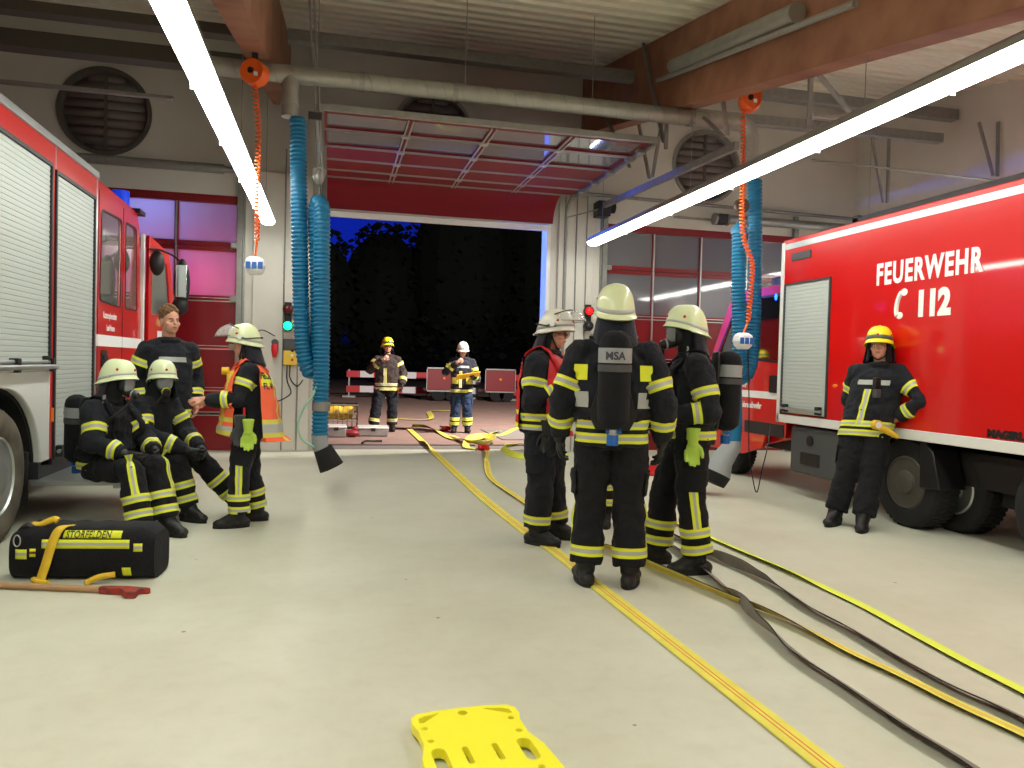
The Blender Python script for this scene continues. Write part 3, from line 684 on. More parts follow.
# ---- right fire truck
X = 5.2
T = thing('fire_truck', (6.4, 5, 0), 'red box truck reading FEUERWEHR 112 along its side on the right', 'fire truck')
bay = [(7.27, .94), (8.14, .94), (8.14, 2.46), (7.27, 2.46)]
build('body', MB().prism([(1.6, .90), (7.27, .90), (7.27, 2.46), (8.14, 2.46), (8.14, .90), (8.2, .90), (8.2, 2.98), (1.6, 2.98)], 'x', X, X+.06).box((X+.06, 1.6, .85), (X+2.4, 8.2, 2.98)), 'red_truck', T, bevel=.012)
build('bottom_rail', MB().box((X-.012, 1.6, .83), (X+.05, 8.2, .925)), 'white_paint', T, bevel=.006)
build('stripe', MB().box((X-.004, 1.6, 2.86), (X, 8.16, 2.925)), 'alu', T)
build('corner_trim', MB().box((X-.012, 8.15, .83), (X+.05, 8.215, 2.95)), 'white_paint', T, bevel=.01)
build('roof_rack', MB().box((X+.25, 1.6, 3.0), (X+.3, 7.3, 3.1)).box((X+1.6, 1.6, 3.0), (X+1.65, 7.3, 3.1)).box((X+.25, 7.2, 3.0), (X+1.65, 7.3, 3.12)), 'dark_metal', T, bevel=.006)
shutter(T, X+.006, -1, 7.29, 8.12, .95, 2.44, fw=.014, fm='grey_plastic')
build('grip_slot', MB().box((X-.015, 7.64, 2.71), (X, 8.0, 2.8)), 'grey_plastic', T, bevel=.012)
build('side_marker', MB().ell(P(835, 386, 'x', X), (.008, .04, .02)), 'amber', T)
build('side_light', MB().ell(P(776, 297, 'x', X-.01), (.015, .02, .04)), 'beacon_lit', T)
text('FEUERWEHR', .285, P(876, 285, 'x', X-.004), (0, -1, 0), (0, 0, 1), 'white_text', 'lettering', T, xs=.70, bold=.010, ext=.002, sp=1.17)
text('112', .31, P(915, 315.5, 'x', X-.004), (0, -1, 0), (0, 0, 1), 'white_text', 'lettering', T, xs=.88, bold=.018, ext=.002)
text('MAGIRUS', .085, P(987, 436.5, 'x', X-.004), (0, -1, 0), (0, 0, 1), 'black_plastic', 'lettering', T, xs=1.15, bold=.006, ext=.002)
c = P(901, 304, 'x', X-.004); hs = MB()
hs.tube([c+V((0, (1 if 0 else .02)*0+y_, z_)) for y_, z_ in [(.0+.05*cos(a)-.22*.115*sin(a), .115*sin(a)) for a in [rad(-70+14*k) for k in range(11)]]], .022, 8)
for sg in (1, -1): hs.ell(c+V((0, -.01-.025*sg, sg*.108)), (.004, .045, .034))
build('phone_symbol', hs, 'white_text', T)
# underbody
lk = build('battery_locker', MB().box((X+.03, 7.02, .27), (X+.45, 7.96, .80)), 'grey_plastic', T, bevel=.03)
build('locker_hole', MB().cyl((X+.02, 7.58, .66), (X+.04, 7.58, .66), .06), 'black_plastic', lk)
build('locker_vent', MB().box((X+.02, 7.4, .38), (X+.032, 7.75, .52)), 'black_plastic', lk, bevel=.006)
wheel('wheel', (X+.08, 6.15, .42), .42, .22, -1, T, rim='zinc_dark', tyre='tyre_dark'); wheel('wheel', (X+.38, 5.9, .40), .40, .22, -1, T, tyre='tyre_dark')
wheel('wheel', (X+.12, 4.6, .42), .42, .24, -1, T, tyre='tyre_dark'); wheel('wheel', (X+2.05, 5.4, .42), .42, .24, 1, T, tyre='tyre_dark'); wheel('wheel', (X+2.05, 3.9, .42), .42, .24, 1, T, tyre='tyre_dark')
build('mud_flap', MB().prism([(5.93, .85), (5.78, .75), (5.68, .42), (5.92, .40)], 'x', X+.02, X+.30), 'black_plastic', T, bevel=.01)
build('wheel_cover', MB().prism([(6.7, .82), (6.72, .5), (6.62, .5), (6.58, .7), (6.4, .84), (6.0, .84), (5.7, .84)][::-1], 'x', X+.02, X+.35), 'black_plastic', T)
build('chassis', MB().box((X+.35, 1.8, .45), (X+.5, 10.2, .8)).box((X+1.7, 1.8, .45), (X+1.85, 10.2, .8)).box((X+.5, 4.9, .3), (X+1.5, 5.6, .62)).box((X+.3, 3.6, .35), (X+2.1, 4.3, .8)).box((X+.35, 1.8, .75), (X+2.3, 8.3, .85)).box((X+2.3, 1.6, .28), (X+2.38, 8.2, .86)).box((X+.6, 6.7, .25), (X+2.2, 8.1, .8)).box((X+.5, 2.0, .3), (X+2.2, 3.4, .8)), 'under', T)  # far skirt and tank blocks added to keep light from under the truck
# cab of the right truck (faces the gate)
XC = 5.36
prof_ = [(8.26, .62), (8.7, .62), (8.78, .45), (9.25, .32), (10.35, .32), (10.5, .5), (10.5, 1.35), (10.2, 1.62), (9.72, 2.36), (9.4, 2.5), (8.26, 2.5)]
wn = [(8.42, 1.55), (9.1, 1.6), (9.1, 2.36), (8.42, 2.36)]; wn2 = [(9.2, 1.58), (9.98, 1.66), (9.55, 2.26), (9.2, 2.34)]
build('cab', MB().prism(prof_, 'x', XC, XC+.05, holes=[rounded(wn, .05), rounded(wn2, .05)]).prism([(8.26, .62), (9.25, .4), (10.35, .4), (10.45, 1.3), (10.15, 1.6), (9.65, 2.33), (9.35, 2.47), (8.26, 2.47)], 'x', XC+.12, XC+2.0), 'red_truck', T, bevel=.01)
build('window', MB().prism(rounded(wn, .05), 'x', XC+.015, XC+.03), 'cab_glass', T); build('window', MB().prism(rounded(wn2, .05), 'x', XC+.015, XC+.03), 'cab_glass', T)
for w_ in (wn, wn2):
    r_ = rounded(w_, .05); cx_, cz_ = sum(q[0] for q in r_)/len(r_), sum(q[1] for q in r_)/len(r_)
    build('window_seal', MB().prism([(a+(a-cx_)*.1, b+(b-cz_)*.07) for a, b in r_], 'x', XC-.006, XC, holes=[r_]), 'black_plastic', T)
build('stripe', MB().box((XC-.004, 8.3, 1.08), (XC, 10.42, 1.17)), 'white_text', T)
build('lower_trim', MB().box((XC-.01, 8.3, .62), (XC, 9.2, .78)), 'dark_metal', T, bevel=.004)
build('door_handle', MB().box((XC-.03, 8.45, 1.16), (XC, 8.62, 1.38)), 'black_plastic', T, bevel=.01)
text('Feuerwehr', .10, P(733, 386, 'x', XC-.004), (0, -1, 0), (0, 0, 1), 'white_text', 'lettering', T, xs=.8, bold=.003)
text('Gefahrenabwehr', .11, P(737, 406, 'x', XC-.004), (0, -1, 0), (0, 0, 1), 'white_text', 'lettering', T, xs=.8, bold=.003)
em = MB()
for k in range(8): a = rad(20+40*k); em.ell(P(752, 368, 'x', XC-.003)+V((0, .07*cos(a), .09*sin(a))), (.004, .035, .022))
build('emblem', em, 'white_text', T)
build('beacon', MB().box((5.7, 9.0, 2.5), (6.1, 9.25, 2.68)), 'beacon_dark', T, bevel=.03)
build('beacon', MB().box((6.5, 9.0, 2.5), (6.9, 9.25, 2.68)), 'beacon_dark', T, bevel=.03)
wheel('wheel', (XC+.05, 9.7, .40), .40, .22, -1, T, tyre='tyre_dark')
# ================================================================== EXHAUST HOSES AND REELS
YH = 8.6
def H(px, py, y=YH): return P(px, py, 'y', y)
DZ = H(435, 90).z
t = MB(); DX0, DX1 = -1.35, H(752, 125).x
pts = [V((DX0, YH, DZ)), V((DX1-.2, YH, DZ))]
t.tube(pts, .095, 20)
o = build('exhaust_duct', t, 'duct'); tag(o, 'long spiral-wound ventilation duct crossing the hall above the raised gate', 'duct')
s = MB(); nt_ = int((DX1-.25-DX0)/.2); s.tube([V((DX0+.2*k/18, YH+.0965*cos(2*pi*k/18), DZ+.0965*sin(2*pi*k/18))) for k in range(18*nt_)], .004, 4, cap=False)
build('spiral_seam', s, 'galv', o)
for xx in (H(362, 80).x, H(455, 92).x, H(690, 118).x): build('pipe_clamp', MB().cyl((xx-.03, YH, DZ), (xx+.03, YH, DZ), .104), 'galv', o)
for xx in (-.2, 1.4, 2.9): build('suspension_wire', MB().tube([(xx, YH, DZ+.09), (xx, YH, zc(YH)-.01)], .005, 6), 'galv', o)
el = [V((DX1-.2+.2*sin(a), YH, DZ-.2*(1-cos(a)))) for a in [rad(10*k) for k in range(10)]]
zr = H(755, 178).z
el = [V((DX1-.22, YH, DZ))]+el+[V((DX1, YH, zr))]
build('elbow', MB().tube(el, .097, 20), 'duct', o)
xl = H(291, 80).x
build('drop_pipe', MB().cyl((xl, YH, DZ+.02), (xl, YH, H(298, 118).z), .09).cyl((xl, YH, DZ-.28), (xl, YH, DZ-.33), .1), 'duct', o)
def corrugated(path, r, step=.011):
    pts = resample(path, step); return MB().tube(pts, [r+(.0075 if (i//2) % 2 else -.004) for i in range(len(pts))], 16)
def exhaust_hose(path1, zmid, label, clampz=None):
    t = thing('exhaust_hose', path1[0], label, 'exhaust hose', 'blue exhaust extraction hoses')
    build('hose', corrugated(bez(path1, 14), .082), 'hose_blue', t); return t
xa = H(298, 118).x
p = [H(298, 118), H(299, 200), H(301, 300), V((H(303, 340).x, YH, H(303, 345).z)), H(305, 366)+V((0.02, 0, 0)), H(312, 372)+V((0, .02, 0)), H(318, 362)+V((.0, .03, 0)), H(318, 330)+V((0, .04, 0)), H(317, 260)+V((0, .04, 0)), H(315.5, 214)+V((0, .03, 0)), H(318, 203), H(322, 214)+V((0, -.1, 0)), H(322, 260)+V((0, -.12, 0)), H(322, 340)+V((0, -.1, 0)), H(320, 436)+V((0, -.1, 0))]
E1 = exhaust_hose(p, 0, 'long blue corrugated hose hanging in loops left of the open gate')
b = p[-1]; build('hose_clamp', MB().cyl(b+V((.005, 0, .28)), b+V((.005, 0, .38)), .096), 'galv', E1)
build('nozzle', MB().tube([b+V((0, 0, .02)), b+V((.005, 0, -.1)), b+V((.05, 0, -.17))], [.09, .085, .085], 16), 'label_grey', E1)
build('nozzle_mouth', MB().tube([b+V((.03, 0, -.12)), b+V((.13, 0, -.33))], [.1, .135], 18), 'rubber', E1)
build('pull_line', MB().tube(bez([H(318, 368, 8.5), H(318, 380, 8.45), H(313, 395, 8.45), H(304, 408, 8.45), H(298, 425, 8.45), H(303, 440, 8.45), H(320, 450, 8.45)]), .012, 8), 'pale_green', E1)
build('valve', MB().box(H(318, 367, 8.5)-V((.02, .02, .05)), H(318, 367, 8.5)+V((.03, .02, .05))), 'galv', E1, bevel=.005)
t = thing('hose_balancer', H(318, 175), 'grey balancer pulley on a double rail holding the left blue hose loop', 'hoist')
build('rail', MB().tube([H(314, -6), H(322, 165)], .012, 8).tube([H(309, -6), H(318, 165)], .012, 8), 'galv', t)
build('body', MB().ell(H(319, 176), (.06, .06, .1)).cyl(H(319, 176)+V((0, -.04, .02)), H(319, 176)+V((0, .05, .02)), .07), 'galv', t)
build('hook', MB().tube([H(320, 183), H(320, 203)], .01, 8), 'dark_metal', t)
build('bracket', MB().box(H(316, 120)-V((.08, .02, .0)), H(316, 120)+V((.06, .02, .08))), 'dark_metal', t)
p = [H(755, 180), H(755, 250), H(754, 320), H(752, 355), H(748, 372)+V((0, 0, 0)), H(742, 378), H(737, 368)+V((0, -.06, 0)), H(735, 330)+V((0, -.1, 0)), H(734.5, 290)+V((0, -.1, 0)), H(735, 232)+V((0, -.1, 0))]
E2 = exhaust_hose(p, 0, 'blue corrugated hose hanging in a loop in front of the right fire truck cab')
b = p[-1]
build('hose_saddle', MB().tube([b+V((-.0, 0, -.04)), b+V((0, 0, .03)), b+V((0, 0, .10))], [.1, .09, .03], 14), 'hose_blue', E2)
b = H(735, 232)+V((0, -.1, 0)); build('suspension_rope', MB().tube([b+V((0, 0, .05)), b+V((.02, 0, 1.0))], .008, 6), 'dark_metal', E2)
build('pulley', MB().cyl(b+V((.02, -.03, .3)), b+V((.02, .03, .3)), .09), 'brown_cap', E2)
# third limb ends in a grey nozzle near the floor
p3 = [V((4.93, 8.2, 1.2)), V((4.9, 8.2, .9)), V((4.88, 8.2, .62))]
t = thing('exhaust_nozzle', H(722, 470), 'grey conical exhaust nozzle hanging low behind the masked firefighter', 'nozzle')
n0 = P(733, 445, 'y', 8.0); n1 = P(722, 460, 'y', 8.0); n2 = P(716, 473, 'y', 8.0)
build('cuff', MB().tube([P(734, 380, 'y', 8.0), P(735, 425, 'y', 8.0), n0+V((0, 0, .02))], .085, 16), 'hose_blue', t)
build('cone', MB().tube([n0+V((0, 0, .05)), n0, n1, n2], [.09, .10, .13, .17], 20), 'label_grey', t)
build('mouth', MB().tube([n2, n2+(n2-n1).normalized()*.12], [.172, .15], 20), 'rubber', t)
def coil(path, r, turns_per_m, rw, n_=14):
    pts = resample(path, .006); out = []; L = 0
    for i, q in enumerate(pts):
        if i: L += (q-pts[i-1]).length
        a = L*turns_per_m*2*pi; d = (pts[min(i+1, len(pts)-1)]-pts[max(i-1, 0)]); x_, y_ = frame(d)
        out.append(q+x_*(r*cos(a))+y_*(r*sin(a)))
    return out
def reel(loc, label, path, plug, rot=0):
    t = thing('cord_reel', loc, label, 'cord reel', 'orange cord reels')
    build('drum', MB().tube([loc+V((-.03, -.07, 0)), loc+V((-.03, -.06, 0)), loc+V((.03, .06, 0)), loc+V((.03, .07, 0))], [.10, .125, .125, .10], 24), 'orange', t)
    build('hub', MB().cyl(loc+V((-.04, -.085, 0)), loc+V((-.03, -.07, 0)), .03), 'black_plastic', t)
    build('spring_clip', MB().box(loc+V((.0, -.09, -.05)), loc+V((.035, -.075, -.015))), 'white_plastic', t)
    build('bracket', MB().box(loc+V((-.03, -.02, .1)), loc+V((.03, .02, .22))), 'dark_metal', t)
    c = build('coiled_cord', MB().tube(coil(path, .024, 26, 0), .009, 5), 'orange', t)
    o = V(plug); q = thing('cord_plug', o, 'blue and white plug box hanging on the '+('left' if loc.x < 0 else 'right')+' orange coiled cord', 'plug', 'hanging plug boxes')
    build('housing', MB().loft([[o+V((a*w_, b*w_, z_)) for a, b in ((-.09, -.05), (-.04, -.08), (.04, -.08), (.09, -.05), (.09, .05), (.04, .08), (-.04, .08), (-.09, .05))] for w_, z_ in ((.55, .09), (.95, .06), (1.1, 0), (.9, -.06), (.55, -.09))]), 'white_plastic', q, smooth=False)
    for a in (-.058, .0, .058): build('socket_lid', MB().box(o+V((a-.024, -.092, -.035)), o+V((a+.024, -.078, .035))), 'blue_plastic', q, bevel=.006)
    build('cord_end', MB().tube([V(path[-1]), o+V((0, 0, .08))], .011, 8), 'orange', q)
    return t
L0 = P(255, 58, 'y', 8.2); L0.z = zc(8.2)-.95-.2
reel(L0, 'orange cord reel hanging from the left timber beam', bez([L0+V((0, 0, -.12)), P(258, 130, 'y', 8.2), P(257, 200, 'y', 8.2), P(257, 242, 'y', 8.2)]), P(255, 266, 'y', 8.2))
R0 = P(750, 98, 'y', 7.75); R0.z -= .02
reel(R0, 'orange cord reel under the right timber beam', bez([R0+V((-.08, 0, -.1)), P(743, 160, 'y', 7.75), P(742, 215, 'y', 7.75), P(744, 240, 'y', 7.75), P(752, 262, 'y', 7.75), P(751, 290, 'y', 7.75), P(748, 322, 'y', 7.75)]), P(743, 341, 'y', 7.7))
tag(build('dangling_cable', MB().tube(bez([P(748, 345, 'y', 7.7), P(749, 400, 'y', 7.7), P(749, 450, 'y', 7.7), P(753, 480, 'y', 7.7), P(757, 492, 'y', 7.7), P(762, 470, 'y', 7.7), P(768, 445, 'y', 7.9), P(770, 425, 'y', 8.2)]), .007, 6), 'black_plastic'), 'thin black cable hanging in a V below the right plug box', 'cable')
# ================================================================== PEOPLE
UPZ = V((0, 0, 1))
def bake(name, mb, mats, voxel, smooth=4, disp=0, dscale=.12, seed=0, keep=False):
    "join overlapping shapes into one continuous skin"
    me = bpy.data.meshes.new('tmp'); me.from_pydata([tuple(v) for v in mb.v], [], mb.f)
    o = bpy.data.objects.new('tmp', me); COL.objects.link(o)
    r = o.modifiers.new('r', 'REMESH'); r.mode = 'VOXEL'; r.voxel_size = voxel; r.use_smooth_shade = True
    if smooth:
        s = o.modifiers.new('s', 'SMOOTH'); s.iterations = smooth; s.factor = .5
    if disp:
        t = bpy.data.textures.new('folds', 'CLOUDS'); t.noise_scale = dscale; t.noise_depth = 2
        d = o.modifiers.new('d', 'DISPLACE'); d.texture = t; d.strength = disp; d.mid_level = .5; d.texture_coords = 'LOCAL'
    bpy.context.view_layer.update()
    res = bpy.data.meshes.new_from_object(o.evaluated_get(bpy.context.evaluated_depsgraph_get()))
    bpy.data.objects.remove(o); bpy.data.meshes.remove(me)
    out = MB(); out.v = [v.co.copy() for v in res.vertices]; out.f = [list(p.vertices) for p in res.polygons]; out.m = [0]*len(out.f)
    bpy.data.meshes.remove(res); return out
def bvh_of(mb): return BVHTree.FromPolygons([tuple(v) for v in mb.v], mb.f)
def wrap(bvh, centers, X, Y, a0, a1, nominal, rows=None, na=None, off=.006, mi=None, mb=None, flare=None, nt=None):
    """patch laid on a garment: centers = list of axis points (one per row); X,Y axes of the section; angles in degrees."""
    mb = mb or MB(); full = abs(a1-a0) >= 359.9; na = na or max(6, int(abs(a1-a0)/9)); N = len(centers)
    grid = []
    for i in range(N):
        nom = nominal[i] if isinstance(nominal, (list, tuple)) else nominal
        row = []
        for k in range(na + (0 if full else 1)):
            a = rad(a0+(a1-a0)*k/na); d = (X*cos(a)+Y*sin(a)).normalized()
            hit = bvh.ray_cast(centers[i], d, nom*1.6); r = nom
            if hit[0] is not None: r = min(hit[3], nom*1.35)
            f = flare[i] if flare else 0
            row.append((d, r+off+f))
        grid.append(row)
    K = len(grid[0]); vs = []
    e = [centers[0]]+list(centers)+[centers[-1]]
    g2 = [[(d, r-off-.012) for d, r in grid[0]]]+grid+[[(d, r-off-.012) for d, r in grid[-1]]]
    for c, row in zip(e, g2): vs += [c+d*r for d, r in row]
    fs = []; ms = []
    KK = K if full else K-1
    for i in range(len(e)-1):
        for k in range(KK):
            fs.append((i*K+k, i*K+(k+1) % K, (i+1)*K+(k+1) % K, (i+1)*K+k)); ri = min(max(i-1, 0), N-2)
            ms.append(mi(ri/max(1, N-2), (k+.5)/KK) if mi else 0)
    o = len(mb.v); mb.v += vs
    for f, m_ in zip(fs, ms): mb.f.append([q+o for q in f]); mb.m.append(m_)
    return mb
def stripes(t, a): return 1 if .28 < t < .72 else 0
def band(bvh, a, b, t, w, nom, off=.006):
    "reflective ring round the limb a-b at fraction t"
    d = (b-a).normalized(); x, y = frame(d); c = a.lerp(b, t)
    cs = [c+d*(w*(k-.5)) for k in (0, .28, .2801, .72, .7201, 1)]
    cs = [c+d*(w*(k-.5)) for k in (0, .30, .70, 1)]
    return wrap(bvh, cs, x, y, 0, 360, nom, na=28, off=off, mi=lambda t_, a_: 1 if t_ == .5 else 0)
HB = {}
def hand(mb, W, D, N, side, r=.0088, curl=(20, 25, 20), spread=1.0, s=1.0, thumb=.9):
    "W wrist, D finger direction, N palm normal, side = thumb side vector"
    D = D.normalized(); N = (N-D*N.dot(D)).normalized(); S = side-D*side.dot(D); S = (S-N*S.dot(N)).normalized()
    ax = (S, D, N); mb.ell(W+D*.05*s, (.043*s, .056*s, .019*s+r*.25), ax, 14, 10)
    mb.tube([W-D*.03, W+D*.03], [.028*s+r*.3, .03*s+r*.3], 12)
    L = (.068, .078, .073, .058)
    for k in range(4):
        b = W+D*(.088-(.004 if k in (0, 3) else 0)-(.006 if k == 3 else 0))*s+S*(.031-.0207*k)*spread*s
        a = 0; p = b-D*.02; pts = [p, b]; d = D
        for j, fr in enumerate((.44, .31, .25)):
            a += rad(curl[j]); d = D*cos(a)+N*sin(a)+S*(.05*(1.5-k)*(spread-1)); b = b+d*(L[k]*fr*s); pts.append(b)
        mb.tube(pts, [r*1.1, r*1.1, r, r*.92, r*.8], 10); mb.ell(pts[-1], (r*.82,)*3, None, 8, 6)
    t0 = W+D*.025*s+S*.028*s; t1 = t0+(D*.6+S*.75+N*.25).normalized()*.035*s*thumb; t2 = t1+(D*.85+S*.25+N*.35).normalized()*.032*s; t3 = t2+(D*.85+S*.0+N*.5).normalized()*.024*s
    mb.tube([t0-S*.01, t0, t1, t2, t3], [r*1.3, r*1.4, r*1.2, r*1.05, r*.9], 10); mb.ell(t3, (r*.9,)*3, None, 8, 6)
BASE = dict(pelvis=(0, 0, .95), chest=(0, 0, 1.27), neck=(0, -.01, 1.49), head=(0, .025, 1.67),
    shR=(.183, -.005, 1.405), shL=(-.183, -.005, 1.405), elR=(.275, -.04, 1.14), elL=(-.275, -.04, 1.14), wrR=(.29, .06, .9), wrL=(-.29, .06, .9),
    hipR=(.095, 0, .92), hipL=(-.095, 0, .92), knR=(.12, .03, .5), knL=(-.12, .03, .5), anR=(.13, -.02, .1), anL=(-.13, -.02, .1))
def person(loc, face, label, s=1.0, pose={}, look=None, tilt=0, name='person', bulk=1.0, helmet='pale', mask=False, visor=None, gloves='LR', glovemat='leather', handdir={}, curl={},
           toes={}, jacket='fabric', trousers='fabric_black', armbands=((.58, .65), (.6,)), legbands=(.62, .80), hem=2, chestband=True, legstripe=False, vest=None, hair='hair_dark', hood=None,
           bandmat='band_yellow', facedetail=True, back=None, cap_sk=.0, sleeve=1.0, front_stripe=False, grp=None, hemdrop=.15, hemup=.04):
    loc = V(loc); T = thing(name, loc, label, 'person', grp)
    F = V((face[0], face[1], 0)).normalized(); R = V((F.y, -F.x, 0))
    J = {}
    for k, v in BASE.items():
        v = pose.get(k, v); J[k] = loc+R*(v[0]*s)+F*(v[1]*s)+UPZ*(v[2]*s)
    LF = V((look[0], look[1], look[2] if len(look) > 2 else 0)).normalized() if look else F
    HR = LF.cross(UPZ).normalized(); HU = HR.cross(LF).normalized()
    if tilt: q = Matrix.Rotation(rad(tilt), 3, LF); HU = q @ HU; HR = q @ HR
    H = J['head']; hax = (HR, LF, HU)
    def h(x, y, z): return H+(HR*x+LF*y+HU*z)*s
    # spine sections
    hx = (J['hipR']-J['hipL']).normalized(); sx = (J['shR']-J['shL']).normalized()
    pc, cc, nc = J['pelvis'], J['chest'], J['neck']; shc = (J['shR']+J['shL'])/2
    up0 = (cc-pc).normalized()
    def sec(c, xd, upv, w, d, n=28, e=2.6):
        yd = upv.cross(xd).normalized(); pts = []
        for k in range(n):
            a = 2*pi*k/n; ca, sa = cos(a), sin(a)
            pts.append(c+xd*(w*s*math.copysign(abs(ca)**(2/e), ca))+yd*(d*s*math.copysign(abs(sa)**(2/e), sa)))
        return pts
    up1 = (nc-cc).normalized()
    hemc = pc-up0*(hemdrop*s); sit = J['knR'].z-loc.z > .35*s and (J['hipR'].z-J['knR'].z) < .2*s
    if sit: hemc = pc-up0*.03*s
    Bk = bulk
    # ---- body (skin)
    b = MB(); vox = .0065 if facedetail else .009
    hs = s
    b.ell(h(0, -.012, .035), (.076*hs, .096*hs, .10*hs), hax, 24, 16)
    b.ell(h(0, .03, -.045), (.061*hs, .062*hs, .068*hs), hax, 20, 12)
    b.ell(h(0, .062, -.088), (.026*hs, .024*hs, .02*hs), hax, 12, 8)
    b.ell(h(0, .072, .028), (.05*hs, .018*hs, .012*hs), hax, 14, 8)
    b.tube([h(0, .082, .022), h(0, .104, -.014)], [.008*hs, .014*hs], 10); b.ell(h(0, .102, -.016), (.0165*hs, .014*hs, .011*hs), hax, 12, 8)
    for sg in (-1, 1):
        b.ell(h(.045*sg, .058, -.02), (.024*hs, .022*hs, .022*hs), hax, 12, 8)
        b.ell(h(.077*sg, -.012, -.005), (.008*hs, .02*hs, .032*hs), hax, 10, 8)
    b.ell(h(0, .085, -.05), (.026*hs, .013*hs, .012*hs), hax, 12, 8)
    b.tube([h(0, -.01, -.03), nc+UPZ*.02, nc-up1*.05*s], [.055*s, .058*s, .07*s], 16)
    tors = [sec(pc-up0*.08*s, hx, up0, .13, .09), sec(pc, hx, up0, .15, .1), sec(pc.lerp(cc, .5), hx.lerp(sx, .5).normalized(), up0, .13, .09), sec(cc, sx, up1, .15, .105), sec(cc.lerp(nc, .55), sx, up1, .15, .09), sec(nc-up1*.03*s, sx, up1, .07, .06), sec(nc+up1*.02*s, sx, up1, .05, .05)]
    b.loft(tors)
    for sd in 'LR':
        b.tube([J['sh'+sd], J['el'+sd], J['wr'+sd]], [.05*s, .04*s, .027*s], 12); b.ell(J['el'+sd], (.04*s,)*3, None, 10, 8); b.ell(J['sh'+sd], (.052*s,)*3, None, 10, 8)
        b.tube([J['hip'+sd], J['kn'+sd], J['an'+sd]], [.08*s, .055*s, .04*s], 12); b.ell(J['kn'+sd], (.055*s,)*3, None, 10, 8); b.ell(J['hip'+sd], (.085*s,)*3, None, 10, 8)
    HDV = {}
    for sd in 'LR':
        fd = (J['wr'+sd]-J['el'+sd]).normalized()
        D, N = handdir.get(sd, (None, None))
        D = (R*D[0]+F*D[1]+UPZ*D[2]).normalized() if D else fd
        inw = R*(-1 if sd == 'R' else 1)
        N = (R*N[0]+F*N[1]+UPZ*N[2]).normalized() if N else inw
        S = D.cross(N) if sd == 'L' else N.cross(D)
        HDV[sd] = (D, N, S)
        if sd not in gloves: hand(b, J['wr'+sd], D, N, S, .0092*s, curl.get(sd, (20, 25, 20)), s=s)
    for sd in 'LR':
        ft = toes.get(sd, (0, 1, 0)); td = (R*ft[0]+F*ft[1]+UPZ*ft[2]).normalized(); b.tube([J['an'+sd], J['an'+sd]+td*.09*s-UPZ*.06*s], [.03*s, .02*s], 10)
    body = bake('body', b, 'skin', vox, 3)
    build('body', body, 'skin', T)
    # ---- face
    if facedetail and not mask:
        for sg in (-1, 1):
            ey = build('eye', MB().ell(h(.031*sg, .074, .006), (.0145*hs, .012*hs, .0075*hs), hax, 12, 8), 'eye_white', T)
            build('iris', MB().ell(h(.031*sg, .0835, .006), (.0058*hs, .004*hs, .0058*hs), hax, 10, 6), 'iris', ey)
            build('eyebrow', MB().tube([h(.014*sg, .0905, .026), h(.032*sg, .087, .031), h(.05*sg, .074, .026)], [.003*s, .0042*s, .0025*s], 8), hair, T)
        build('lips', MB().ell(h(0, .0945, -.0475), (.021*hs, .006*hs, .0035*hs), hax, 14, 6).ell(h(0, .0935, -.054), (.018*hs, .006*hs, .004*hs), hax, 14, 6), 'lips', T)
    # ---- trousers
    m_ = MB(); m_.loft([sec(pc-up0*.10*s, hx, up0, .165*Bk, .12*Bk), sec(pc+up0*.0*s, hx, up0, .19*Bk, .135*Bk), sec(pc+up0*.14*s, hx, up0, .175*Bk, .125*Bk)])
    for sd in 'LR':
        hp, kn, an = J['hip'+sd], J['kn'+sd], J['an'+sd]
        m_.tube([hp+UPZ*.02, hp.lerp(kn, .5), kn, kn.lerp(an, .5), kn.lerp(an, .93)], [.112*s*Bk, .107*s*Bk, .092*s*Bk, .093*s*Bk, .094*s*Bk], 20)
        m_.ell(kn, (.092*s*Bk,)*3, None, 14, 10); m_.ell(hp, (.115*s*Bk,)*3, None, 14, 10)
    tr = bake('trousers', m_, trousers, .0115, 3, .038, .085)
    TB = bvh_of(tr); to = build('trousers', tr, trousers, T)
    for sd in 'LR':
        kn, an, hp = J['kn'+sd], J['an'+sd], J['hip'+sd]
        for t in legbands: build('reflective_band', band(TB, kn, an, t, .062*s, .1*s), [bandmat, 'band_silver'], to)
        if legstripe:
            d = (an-kn).normalized(); out_ = R*(1 if sd == 'R' else -1); 
            if legstripe == 'front': out_ = (out_*.55+F).normalized()
            yy = d.cross(out_).normalized(); xx = yy.cross(d).normalized()
            t0, t1 = (-.25, legbands[0]-.07) if legstripe != 'low' else (0.0, legbands[0]-.05)
            cs = [kn.lerp(an, t0+(t1-t0)*k/8) for k in range(9)]
            build('reflective_stripe', wrap(TB, cs, xx, yy, -17, 17, .1*s, na=6, mi=lambda t_, a_: 1 if .3 < a_ < .7 else 0), [bandmat, 'band_silver'], to)
    # pocket flaps on the thighs
    for sd in 'LR':
        kn, hp = J['kn'+sd], J['hip'+sd]; d = (kn-hp).normalized(); out_ = R*(1 if sd == 'R' else -1); yy = d.cross(out_).normalized(); xx = yy.cross(d).normalized()
        build('pocket', wrap(TB, [hp.lerp(kn, t) for t in (.5, .6, .7, .85)], xx, yy, -38, 38, .11*s, na=6, off=.014), trousers, to)
